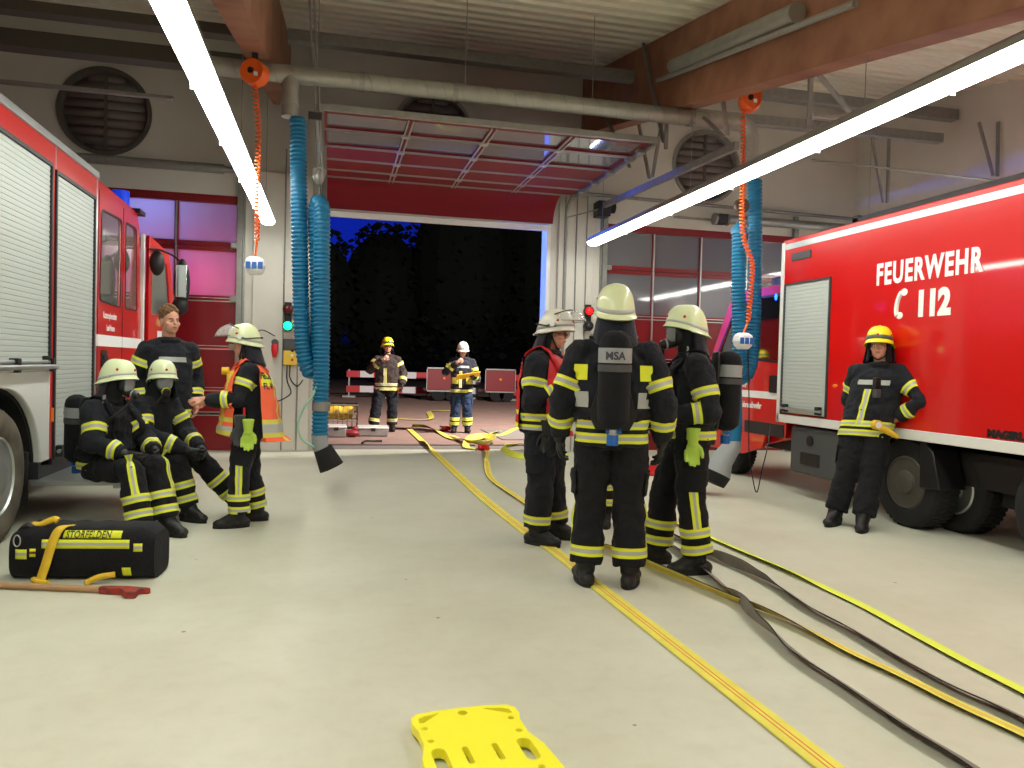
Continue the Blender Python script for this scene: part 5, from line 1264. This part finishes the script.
t = thing('chest_lamp', p, 'yellow angled lamp on the chest of the firefighter in the orange vest', 'lamp')
build('body', MB().box(p-V((.02, .025, .08)), p+V((.025, .025, .05))), 'strap_yellow', t, bevel=.01); build('head_', MB().cyl(p+V((-.06, 0, .05)), p+V((.0, 0, .05)), .032), 'strap_yellow', t)['label'] = 'round lamp head'
# standing without helmet
l3 = P(163, 460, 'z', 0); l3 = V((-1.52, 7.95, 0))
J3 = person(l3, (.45, -.9), 'young man without helmet standing behind the seated firefighters', s=1.045, look=(.62, -.78, -.02), helmet=None, gloves='', hair='hair', jacket='fabric',
    pose=dict(elR=(.27, -.06, 1.15), wrR=(.24, .02, .92), elL=(-.27, -.06, 1.15), wrL=(-.24, .05, .92)), armbands=((.42,), (.6,)), hem=1)
# seated, front
F1 = (.70, -.71); l1 = P(107, 467, 'y', 6.88); l1.z = 0; l1 += V((F1[0], F1[1], 0))*.12
J1 = person(l1, F1, 'seated masked firefighter with pale helmet, front one on the fire engine step', s=1.0, bulk=1.05, look=(.95, -.30, -.08), tilt=-4, helmet='pale', mask='g',
    pose=dict(pelvis=(0, -.12, .51), hipR=(.095, -.10, .50), hipL=(-.095, -.10, .50), chest=(.0, -.12, .83), neck=(.02, -.08, 1.04), head=(-.02, -.02, 1.19), shR=(.16, -.04, .97), shL=(-.16, -.17, .96), elR=(.22, .08, .72), elL=(-.27, .0, .72), wrR=(.10, .29, .64), wrL=(-.18, .25, .64), knR=(.10, .38, .52), knL=(-.13, .36, .53), anR=(.10, .52, .1), anL=(-.13, .50, .1)),
    legbands=(.52, .78), legstripe='front', armbands=((.6,), (.68,)), hem=1, chestband=False)
scba(J1, 1.0, 'air cylinder with grey band on the back of the front seated firefighter', 'MSA', cover='fabric_black', shift=(-.03, -.08, -.02))
# seated, behind
l2 = P(146, 466, 'y', 7.4); l2.z = 0; l2 += V((.84, -.54, 0))*.12
J2 = person(l2, (.84, -.54), 'seated masked firefighter behind the first, one leg stretched out to the right', s=.98, bulk=1.05, look=(.42, -.9, -.08), helmet='pale', mask='y', gloves='LR',
    pose=dict(pelvis=(0, -.12, .52), hipR=(.095, -.10, .51), hipL=(-.095, -.10, .51), chest=(0, -.08, .85), neck=(0, -.01, 1.06), head=(0, .05, 1.22), shR=(.18, -.02, .99), shL=(-.18, -.02, .99), elR=(.24, .1, .76), elL=(-.25, .1, .76), wrR=(.06, .4, .62), wrL=(-.08, .42, .62), knR=(.1, .32, .52), knL=(-.12, .36, .53), anR=(.06, .42, .1), anL=(-.34, .64, .13)),
    toes={'L': (-.55, 1, .1)}, legbands=(.48, .76), armbands=((.55,), (.6,)), hem=1, chestband=False)
# yard
l5 = V((1.12, 15.9, 0))
J5 = person(l5, (-.05, -1), 'firefighter in yellow helmet standing in the yard with a hand at the chin', s=1.03, look=(.1, -1, -.05), helmet='yellow', gloves='L', jacket='fabric_brown', trousers='fabric', bulk=1.12,
    pose=dict(elR=(.33, .06, 1.2), wrR=(.08, .22, 1.42), elL=(-.32, -.03, 1.15), wrL=(-.3, .12, .92), anR=(.25, .1, .1), anL=(-.12, -.02, .1), knR=(.19, .08, .5)), curl={'R': (50, 60, 40)}, handdir={'R': ((-.7, .2, .5), (0, -1, .2))},
    legbands=(.68,), armbands=((.3,), (.5,)), hem=2, bandmat='band_yellow_soft', chestband=False, front_stripe=True, grp=None)
l6 = V((2.64, 15.7, 0))
J6 = person(l6, (-.12, -1), 'firefighter in white helmet standing in the yard reading a yellow board', s=1.02, look=(.0, -1, -.35), helmet='white', gloves='L', jacket='fabric_navy', trousers='fabric_blue', bulk=1.08,
    pose=dict(elR=(.33, -.02, 1.22), wrR=(.1, .2, 1.42), elL=(-.3, .05, 1.12), wrL=(-.2, .3, 1.14), head=(0, .06, 1.64)), curl={'R': (50, 60, 40)}, handdir={'R': ((-.7, .2, .5), (0, -1, .2)), 'L': ((.3, 1, 0), (0, 0, 1))},
    legbands=(.55, .78), armbands=((.5,), (.5,)), hem=1, front_stripe=True, chestband=True)
p = J6['wrL']+V((-.04, -.12, .03)); ax = (V((.97, .0, .16)).normalized(), V((.0, 1, -.3)).normalized(), V((0, 0, 1)))
t = thing('clipboard', p, 'yellow clipboard held by the white-helmeted firefighter in the yard', 'clipboard')
x_, y_ = ax[0], V((-.1, .93, -.35)).normalized(); z_ = x_.cross(y_).normalized(); y_ = z_.cross(x_)
build('board', MB().obox(p-x_*.08, (x_, y_, z_), (.24, .15, .006)), 'folder', t); build('sheet', MB().obox(p-x_*.06+z_*.012, (x_, y_, z_), (.15, .12, .003)), 'paper', t)
# chest pockets on the yard figure
for JJ in (J6,):
    cs = [JJ['pelvis'].lerp(JJ['chest'], q) for q in (.1, .3, .5)]
    for a0, a1 in ((28, 66), (114, 152)): build('pocket', wrap(JJ['_jb'], cs, JJ['_R'], JJ['_F'], a0, a1, .2, na=6, off=.02), 'band_yellow_soft', JJ['_jo'])
# ================================================================== THINGS ON THE FLOOR
def ribbon(name, pix, w, label, mats, cells, twist=None, z0=.004, th=.007, group='fire hoses laid along the floor', pts=None, lift=.0):
    """flat hose: path from floor points, cells = list of (width fraction, material index), twist = [(t, degrees)]"""
    pts = pts or [P(x, y, 'z', 0) for x, y in pix]
    path = resample(bez(pts, 10), .05); N = len(path); vs = []; fs = []; ms = []
    edges = [0]
    for c, _ in cells: edges.append(edges[-1]+c)
    K = len(edges)
    def tw(t):
        if not twist: return 0
        for (a, x), (b, y) in zip(twist, twist[1:]):
            if a <= t <= b: q = (t-a)/(b-a); q = q*q*(3-2*q); return x+(y-x)*q
        return twist[-1][1] if t > twist[-1][0] else twist[0][1]
    for i, p in enumerate(path):
        d = (path[min(i+1, N-1)]-path[max(i-1, 0)]).normalized(); sd = d.cross(UPZ).normalized(); a = rad(tw(i/(N-1)))
        u = sd*cos(a)+UPZ*sin(a); n_ = u.cross(d).normalized()
        base = p+UPZ*(z0+abs(sin(a))*w/2+th/2*abs(cos(a)))
        for sgn in (1, -1):
            for e in (edges if sgn == 1 else edges[::-1]): vs.append(base+u*((e-.5)*w)+n_*(sgn*th/2))
    L = 2*K
    for i in range(N-1):
        for k in range(L):
            fs.append((i*L+k, i*L+(k+1) % L, (i+1)*L+(k+1) % L, (i+1)*L+k))
            ms.append(cells[k][1] if k < K-1 else (cells[2*K-2-k][1] if K <= k < L-1 else len(mats)-1))
    mb = MB(); mb.v = vs; mb.f = fs+[tuple(range(L))[::-1], tuple((N-1)*L+k for k in range(L))]; mb.m = ms+[0, 0]
    return tag(build(name, mb, mats), label, 'hose', group)
Y5 = [(.36, 0), (.07, 1), (.14, 0), (.07, 1), (.36, 0)]
ym = ['hose_yellow', 'hose_red_line', 'hose_yellow']
ribbon('fire_hose', [(408, 428), (425, 444), (446, 464), (478, 494), (520, 528), (560, 556), (600, 589), (655, 632), (720, 683), (790, 738), (850, 786), (900, 830)], .105, 'yellow hose with orange lines, leftmost of the hoses, running to the bottom edge', ym, Y5, [(0, 0), (.18, 0), (.25, 40), (.35, 0), (1, 0)])
ribbon('fire_hose', [(487, 452), (487, 466), (492, 480), (520, 500), (556, 524), (600, 548), (640, 566), (690, 586), (735, 604), (765, 615), (800, 630), (850, 655), (900, 678), (960, 708), (1024, 737), (1080, 765)], .085, 'yellow hose twisting through the centre, second from the left', ['hose_yellow', 'hose_red_line', 'hose_edge'], Y5, [(0, 10), (.10, 60), (.16, 5), (.55, 8), (.63, 20), (.69, 62), (.80, 40), (.9, 10), (1, 5)])
ribbon('fire_hose', [(642, 510), (690, 530), (740, 552), (800, 578), (860, 606), (915, 636), (970, 666), (1024, 694), (1100, 735)], .075, 'bright yellow plain hose nearest the red box truck', ['hose_neon', 'hose_neon', 'hose_edge'], [(.5, 0), (.5, 0)], [(0, 5), (.3, 10), (.5, 16), (.6, 2), (1, 6)])
ribbon('fire_hose', [(643, 524), (680, 541), (715, 560), (752, 576), (778, 590), (810, 612), (850, 633), (900, 663), (950, 690), (1000, 712), (1060, 742)], .085, 'thin grey hose lying on edge between the two right yellow hoses', ['hose_grey', 'hose_grey', 'hose_edge'], [(.5, 0), (.5, 0)], [(0, 32), (.27, 32), (.36, 88), (.46, 50), (.52, 30), (.8, 26), (1, 20)])
ribbon('fire_hose', [(646, 533), (675, 550), (705, 574), (735, 602), (757, 625), (775, 640), (800, 662), (840, 688), (880, 715), (920, 741), (965, 768), (1010, 800)], .09, 'grey hose that twists open under the middle yellow hose', ['hose_grey', 'hose_grey', 'hose_edge'], [(.5, 0), (.5, 0)], [(0, 32), (.42, 32), (.52, 88), (.60, 55), (.68, 30), (1, 24)])
# hoses in the gateway and the yard
gp = 'hoses lying around the gateway'
oc = [(.5, 0), (.5, 0)]; om = ['hose_yellow', 'hose_yellow', 'hose_olive']; on = ['hose_neon', 'hose_neon', 'hose_olive']
ribbon('fire_hose', [(567, 455), (545, 458), (522, 459), (508, 455), (503, 449), (514, 446), (530, 443)], .10, 'yellow hose loop on the threshold just left of the red-vested firefighter', on, oc, [(0, 20), (.5, 60), (1, 10)], group=gp)
ribbon('fire_hose', [(412, 428), (424, 428), (438, 432), (452, 439), (470, 441), (482, 439), (492, 434), (500, 433)], .12, 'yellow hose winding in front of the boots of the firefighter with the board', om, oc, [(0, 40), (.4, 0), (1, 20)], group=gp)
ribbon('fire_hose', [(452, 437), (468, 444), (486, 446), (494, 442), (484, 439), (470, 441), (466, 448), (476, 450)], .12, 'crumpled yellow hose heap at the couplings on the threshold', om, oc, [(0, 10), (.5, 50), (1, 0)], group=gp, z0=.018)
ribbon('fire_hose', [(400, 419), (418, 420), (431, 419), (429, 413), (436, 411), (454, 411)], .14, 'yellow hose lying far out in the yard between the two firefighters', om, oc, [(0, 0), (.5, 30), (1, 0)], group=gp)
ribbon('fire_hose', [(498, 436), (505, 434), (516, 429), (524, 428)], .12, 'short yellow hose end pointing right in the yard', on, oc, None, group=gp)
def coupling(px, py, label):
    p = P(px, py, 'z', 0)+V((0, 0, .055)); t = thing('hose_coupling', p, label, 'coupling', 'hose couplings')
    build('body', MB().tube([p+V((-.1, 0, 0)), p+V((-.03, 0, 0)), p+V((.03, 0, 0)), p+V((.1, 0, 0))], [.045, .05, .05, .045], 16), 'red_plastic', t)
    build('lug_ring', MB().cyl(p+V((-.13, 0, 0)), p+V((-.1, 0, 0)), .055, 12), 'alu', t); build('outlet', MB().tube([p, p+V((.04, -.12, .01))], [.04, .045], 14), 'red_plastic', t)
    return t
coupling(483, 451, 'red hose coupling on the threshold where the second yellow hose starts')
coupling(446, 431, 'red distributor lying left of the boots of the firefighter with the board')
# bag
def bagpt(x, y, z): return BO+BX*x+BY*y+UPZ*z
BO = P(3, 583, 'z', 0); BX = (P(150, 583, 'z', 0)-BO); BL = BX.length; BX.normalize(); BY = UPZ.cross(BX)
T = thing('equipment_bag', BO+BX*BL/2, 'long black equipment bag with yellow reflective bands on the floor at the left', 'bag')
secs = []
for k in range(13):
    t = k/12; x = BL*t; hgt = .335-(.05 if t in (0, 1) else 0); wd = .17-(.03 if t in (0, 1) else 0); row = []
    for q in range(24):
        a = 2*pi*q/24; ca, sa = cos(a), sin(a)
        row.append(bagpt(x, .2+wd*math.copysign(abs(ca)**.55, ca), hgt/2+hgt/2*math.copysign(abs(sa)**.55, sa)+.004*sin(5*x*9+q)))
    secs.append(row)
bagm = MB().loft(secs); build('body', bagm, 'fabric_black', T)
bb = bvh_of(bagm)
def onbag(x, y, z, ax_, off=.006):   # project along an axis onto the bag
    o = bagpt(x, y, z); h_ = bb.ray_cast(o, ax_, 1.0); return (h_[0]-ax_*off) if h_[0] is not None else o
def strip_on(x0, x1, zz, w, name, mats, mi, n=24, top=False):
    vs = []; R_ = 4
    for k in range(n+1):
        x = x0+(x1-x0)*k/n
        for q in range(R_):
            f = (q/(R_-1)-.5)*w
            vs.append(onbag(x, .2+zz+f, .8, V((0, 0, -1))) if top else onbag(x, -.6, zz+f, BY))
    return build(name, MB().add(vs, []), mats, T) if 0 else _strip(name, vs, n, R_, mats, mi)
def _strip(name, vs, n, R_, mats, mi):
    mb = MB(); mb.v = vs
    for k in range(n):
        for q in range(R_-1): mb.f.append((k*R_+q, k*R_+q+1, (k+1)*R_+q+1, (k+1)*R_+q)); mb.m.append(mi[q])
    return build(name, mb, mats, T, solid=.003)
strip_on(BL*.24, BL*.84, .235, .055, 'reflective_band', ['band_yellow', 'band_silver'], (0, 1, 0))
strip_on(BL*.38, BL*.78, .292, .042, 'name_panel', ['band_yellow'], (0, 0, 0))
to = text('STORFELDEN', .055, (0, 0, 0), (1, 0, 0), (0, 0, 1), 'label_dark', 'lettering', T, xs=.82, bold=.001)
for v in to.data.vertices:
    w_ = v.co+T.location; v.co = onbag(BL*.40+w_.x, -.6, .274+w_.z, BY, .010)-T.location
strip_on(BL*.87, BL*.93, .215, .05, 'reflective_band', ['band_yellow', 'band_silver'], (0, 1, 0), 8)
strip_on(BL*.06, BL*.14, .17, .06, 'reflective_patch', ['band_yellow', 'band_silver'], (0, 1, 0), 6)
strip_on(BL*.16, BL*.2, .18, .05, 'reflective_patch', ['band_yellow', 'axe_red'], (0, 1, 0), 4)
strip_on(BL*.79, BL*.85, .06, .055, 'reflective_patch', ['band_yellow', 'band_silver'], (0, 0, 0), 4)
def webbing(pts, w, name='strap'):
    pts = bez([bagpt(*p) for p in pts], 8); vs = []
    for i, p in enumerate(pts): vs += [p-BX*w/2, p+BX*w/2]
    build(name, MB().add(vs, [(2*i, 2*i+1, 2*i+3, 2*i+2) for i in range(len(pts)-1)]), 'strap_yellow', T, solid=.006)
webbing([(BL*.38, .16, .33), (BL*.36, .05, .335), (BL*.33, .012, .27), (BL*.29, -.01, .12), (BL*.27, -.04, .02), (BL*.29, -.06, .012)], .055)
build('strap', MB().tube(bez([bagpt(BL*.22, -.03, .03), bagpt(BL*.27, -.06, .025), bagpt(BL*.34, -.07, .02)]), .018, 8), 'strap_yellow', T)
build('strap', MB().tube(bez([bagpt(BL*.58, -.04, .012), bagpt(BL*.66, -.03, .045), bagpt(BL*.76, -.005, .055)]), .018, 8), 'strap_yellow', T)
build('handle', MB().tube(bez([bagpt(BL*.10, .12, .26), bagpt(BL*.13, .12, .33), bagpt(BL*.18, .12, .335), bagpt(BL*.27, .12, .37), bagpt(BL*.3, .12, .36)]), .02, 10), 'strap_yellow', T)
build('handle_base', MB().tube(bez([bagpt(BL*.03, .12, .27), bagpt(BL*.10, .10, .33), bagpt(BL*.17, .12, .30)]), .022, 8), 'black_plastic', T)
build('carabiner', MB().tube([bagpt(BL*.09+.02*cos(a), -.0, .26+.035*sin(a)) for a in [2*pi*k/14 for k in range(15)]], .004, 6), 'alu', T)
# axe
a0 = P(-30, 584, 'z', .02); a1 = P(100, 589.5, 'z', .02); a2 = P(146, 588, 'z', .02); d = (a1-a0).normalized(); n_ = UPZ.cross(d)
T = thing('fire_axe', a0, 'axe with wooden handle and worn red head on the floor in front of the bag', 'axe')
build('handle', MB().tube([a0, a0.lerp(a1, .5), a1, a1+d*.1], [.018, .019, .02, .02], 12, squash=1), 'handle_wood', T)
build('head', MB().prism([(0, -.02), (.06, -.03), (.14, -.03), (.2, -.09), (.26, -.08), (.24, .0), (.30, .02), (.16, .035), (0, .02)], 'z', 0, .04), 'axe_red', T, bevel=.006)
o = T.children[-1]
for v in o.data.vertices: q = v.co+T.location; q2 = a1+d*q.x+n_*q.y; v.co = V((q2.x, q2.y, q.z))-T.location
# yellow spine board
TL = V((.33, 2.96, 0)); U = V((.99734, .07298, 0)); Vv = V((.07298, -.99734, 0))
prof2 = [(.02, .0), (.10, -.012), (.205, -.016), (.31, -.012), (.39, .0), (.415, .03), (.418, .08), (.404, .13), (.402, .24), (.43, .34), (.44, .5), (.44, 1.3), (.40, 1.6), (.33, 1.83), (.08, 1.83), (.01, 1.6), (-.03, 1.3), (-.03, .5), (-.02, .34), (.006, .24), (.004, .13), (-.008, .08), (-.005, .03)]
def rnd_slot(c, w, l, n=6):
    o_ = []; r = w/2
    for k in range(n+1): a = pi*k/n; o_.append((c[0]+r*cos(a), c[1]+l/2-r+r*sin(a)))
    for k in range(n+1): a = pi+pi*k/n; o_.append((c[0]+r*cos(a), c[1]-l/2+r+r*sin(a)))
    return o_
def cir(c, r, n=14): return [(c[0]+r*cos(2*pi*k/n), c[1]+r*sin(2*pi*k/n)) for k in range(n)]
holes = [cir((.2, .03), .019), cir((.031, .123), .013), cir((.034, .223), .013), cir((.372, .117), .013), cir((.372, .222), .013), [(.02, .075), (.022, .04), (.05, .022), (.105, .015), (.06, .055), (.035, .078)], [(.39, .075), (.388, .04), (.36, .022), (.29, .015), (.34, .05), (.375, .075)],
    rnd_slot((.045, .36), .052, .16), rnd_slot((.362, .36), .052, .16), rnd_slot((.142, .352), .022, .12), rnd_slot((.252, .352), .022, .12), cir((.365, .49), .013), cir((.04, .49), .013)]
for k in range(3): holes += [rnd_slot((.0, .66+.3*k), .05, .17), rnd_slot((.41, .66+.3*k), .05, .17)]
T = thing('spine_board', TL+U*.2+Vv*.9, 'yellow plastic spine board lying on the floor at the bottom edge', 'spine board')
mb = MB().prism(prof2, 'z', .012, .05, holes=holes); mb.v = [TL+U*v.x+Vv*v.y+UPZ*v.z for v in mb.v]
o = build('board', mb, 'yellow_plastic', T, bevel=.008)
rn = MB()
for xx in (.09, .31): rn.box((xx-.01, .1, 0), (xx+.01, 1.7, .014))
rn.v = [TL+U*v.x+Vv*v.y+UPZ*v.z for v in rn.v]; build('runner', rn, 'yellow_plastic', T)
# wire crate and cases in the yard
c0 = P(313, 431, 'z', 0); c1 = P(357, 430, 'z', 0); w_ = c1.x-c0.x; y0 = c0.y
T = thing('wire_crate', ((c0.x+c1.x)/2, y0+.3, 0), 'wire mesh crate with yellow hose inside behind the left hose nozzle', 'crate')
m_ = MB(); h_ = .52
for (xa, ya, xb, yb_) in ((c0.x, y0, c1.x, y0), (c0.x, y0+.7, c1.x, y0+.7), (c0.x, y0, c0.x, y0+.7), (c1.x, y0, c1.x, y0+.7)):
    n = 9
    for k in range(n+1): x, y = xa+(xb-xa)*k/n, ya+(yb_-ya)*k/n; m_.tube([(x, y, .03), (x, y, h_)], .006, 5)
    for z in (.03, .2, .36, h_): m_.tube([(xa, ya, z), (xb, yb_, z)], .008 if z != h_ else .016, 5)
build('mesh', m_, 'galv', T)
build('base', MB().box((c0.x, y0, 0), (c1.x, y0+.7, .03)), 'galv', T)
p = [V((c0.x+.08+(w_-.16)*k/8, y0+.35, .40+.03*sin(k*2))) for k in range(9)]
tag(build('rolled_hose', MB().tube(bez(p, 4), .09, 12).tube(bez([q+V((0, .15, -.1)) for q in p], 4), .09, 12), 'strap_yellow'), 'yellow hose bundle lying inside the wire crate', 'hose')
def case(px0, px1, py, h_, label):
    a = P(px0, py, 'z', 0); b = P(px1, py, 'z', 0); t = thing('metal_case', (a+b)/2, label, 'case', 'flat metal cases at the gateway')
    build('body', MB().box((a.x, a.y, 0), (b.x, a.y+.5, h_)), 'alu', t, bevel=.02); build('lid', MB().box((a.x-.01, a.y-.01, h_), (b.x+.01, a.y+.51, h_+.04)), 'white_paint', t, bevel=.015)
    build('latch', MB().box(((a.x+b.x)/2-.04, a.y-.02, h_-.04), ((a.x+b.x)/2+.04, a.y, h_+.02)), 'dark_metal', t)
case(326, 346, 437, .16, 'flat silver case left, below the wire crate'); case(358, 388, 436, .13, 'flat pale case right, near the boots of the yellow-helmeted firefighter')
p = P(352, 437, 'z', 0)
tag(build('red_white_cloth', MB().ell(p+V((0, .1, .06)), (.14, .1, .07)).ell(p+V((.05, .15, .14)), (.06, .06, .05)), 'panel_red'), 'small crumpled red cloth between the two metal cases', 'cloth')
p = P(334, 424, 'z', 0)+V((0, .1, 0)); 
tag(build('red_strap', MB().tube(bez([p+V((-.12, -.2, .28)), p+V((0, -.2, .33)), p+V((.16, -.2, .27))]), .03, 8), 'red_plastic'), 'red strap lying over the silver case', 'strap')
tag(build('black_strap', MB().tube(bez([P(362, 443, 'z', .02), P(366, 441, 'z', .03), P(374, 441, 'z', .02), P(382, 441, 'z', .02)]), .018, 8), 'black_plastic'), 'thin black strap on the ground before the pale case', 'strap')
# red folded mat behind the legs
p = P(645, 476, 'z', 0)
tag(build('folded_mat', MB().prism([(p.x, p.y), (P(668, 475, 'z', 0).x, p.y-.1), (p.x+.5, p.y+.7), (p.x, p.y+.9)], 'z', .0, .05), 'red_plastic', bevel=.01), 'red folded mat on the floor behind the central group', 'mat')
# black glove hanging from the step under the seated firefighter
p = P(131, 494, 'y', 6.85)
t = thing('work_glove', p, 'black glove hanging below the edge of the fire engine step', 'glove', 'work gloves clipped to jackets')
g = MB(); hand(g, p+V((0, 0, .03)), V((.0, 0, -1)), V((.6, -.8, 0)), V((.8, .6, 0)), .012, (15, 20, 20), s=1.0, spread=1.2); g.tube([p+V((0, 0, .1)), p+V((0, 0, .03))], [.045, .036], 12)
build('glove', bake('g', g, 'fabric_black', .0065, 2), 'fabric_black', t)
EXPO = .28
# ================================================================== LIGHTS
def area(loc, rot, size, power, col, sy=None):
    l = bpy.data.lights.new('lamp', 'AREA'); l.energy = power; l.color = col; l.size = size
    if sy: l.shape = 'RECTANGLE'; l.size_y = sy
    o = bpy.data.objects.new('lamp', l); o.location = loc; o.rotation_euler = rot; COL.objects.link(o); return o
def point(loc, power, col, r=.1):
    l = bpy.data.lights.new('lamp', 'POINT'); l.energy = power; l.color = col; l.shadow_soft_size = r
    o = bpy.data.objects.new('lamp', l); o.location = loc; COL.objects.link(o)
la = area((5.6, 13.2, 5.6), (0, 0, 0), .6, 1700, (1, .93, .85)); la.rotation_euler = (V((2.5, 27, 0))-la.location).to_track_quat('-Z', 'Y').to_euler()           # unseen lamp added outside to brighten the yard
point((-1.9, 12.95, 2.62), 14, (1, .06, .2), .1)
point((-3.0, 12.95, 2.62), 10, (1, .06, .2), .1)                             # red lamps added close behind the left gate panes for their pink glow
point((-2.7, 13.1, 3.75), 26, (.3, .42, 1), .3)  # blue lamp added near the upper left gate panes to tint them
def spot(a, b, power, col, ang):
    l = bpy.data.lights.new('blue_spot', 'SPOT'); l.energy = power; l.color = col; l.spot_size = rad(ang); l.spot_blend = .6; l.shadow_soft_size = .08
    o = bpy.data.objects.new('blue_spot', l); o.location = a; o.rotation_euler = (V(b)-V(a)).to_track_quat('-Z', 'Y').to_euler(); COL.objects.link(o)
spot((-2.4, 10.35, 3.62), (4.0, 10.3, 3.95), 1100, (.05, .15, 1), 24)       # blue beacon turning on the left engine
spot((-.0, 14.6, 3.0), (3.43, 12.45, 2.9), 2600, (.03, .12, 1), 36)  # extra spot added outside, aimed to colour the right jamb blue
SC.view_settings.view_transform = 'Standard'; SC.view_settings.look = 'None'; SC.view_settings.gamma = 1
SC.view_settings.use_curve_mapping = False; SC.view_settings.exposure = EXPO
SC.cycles.max_bounces = 8; SC.cycles.diffuse_bounces = 4; SC.cycles.glossy_bounces = 4
try: SC.cycles.use_denoising = True
except Exception: pass
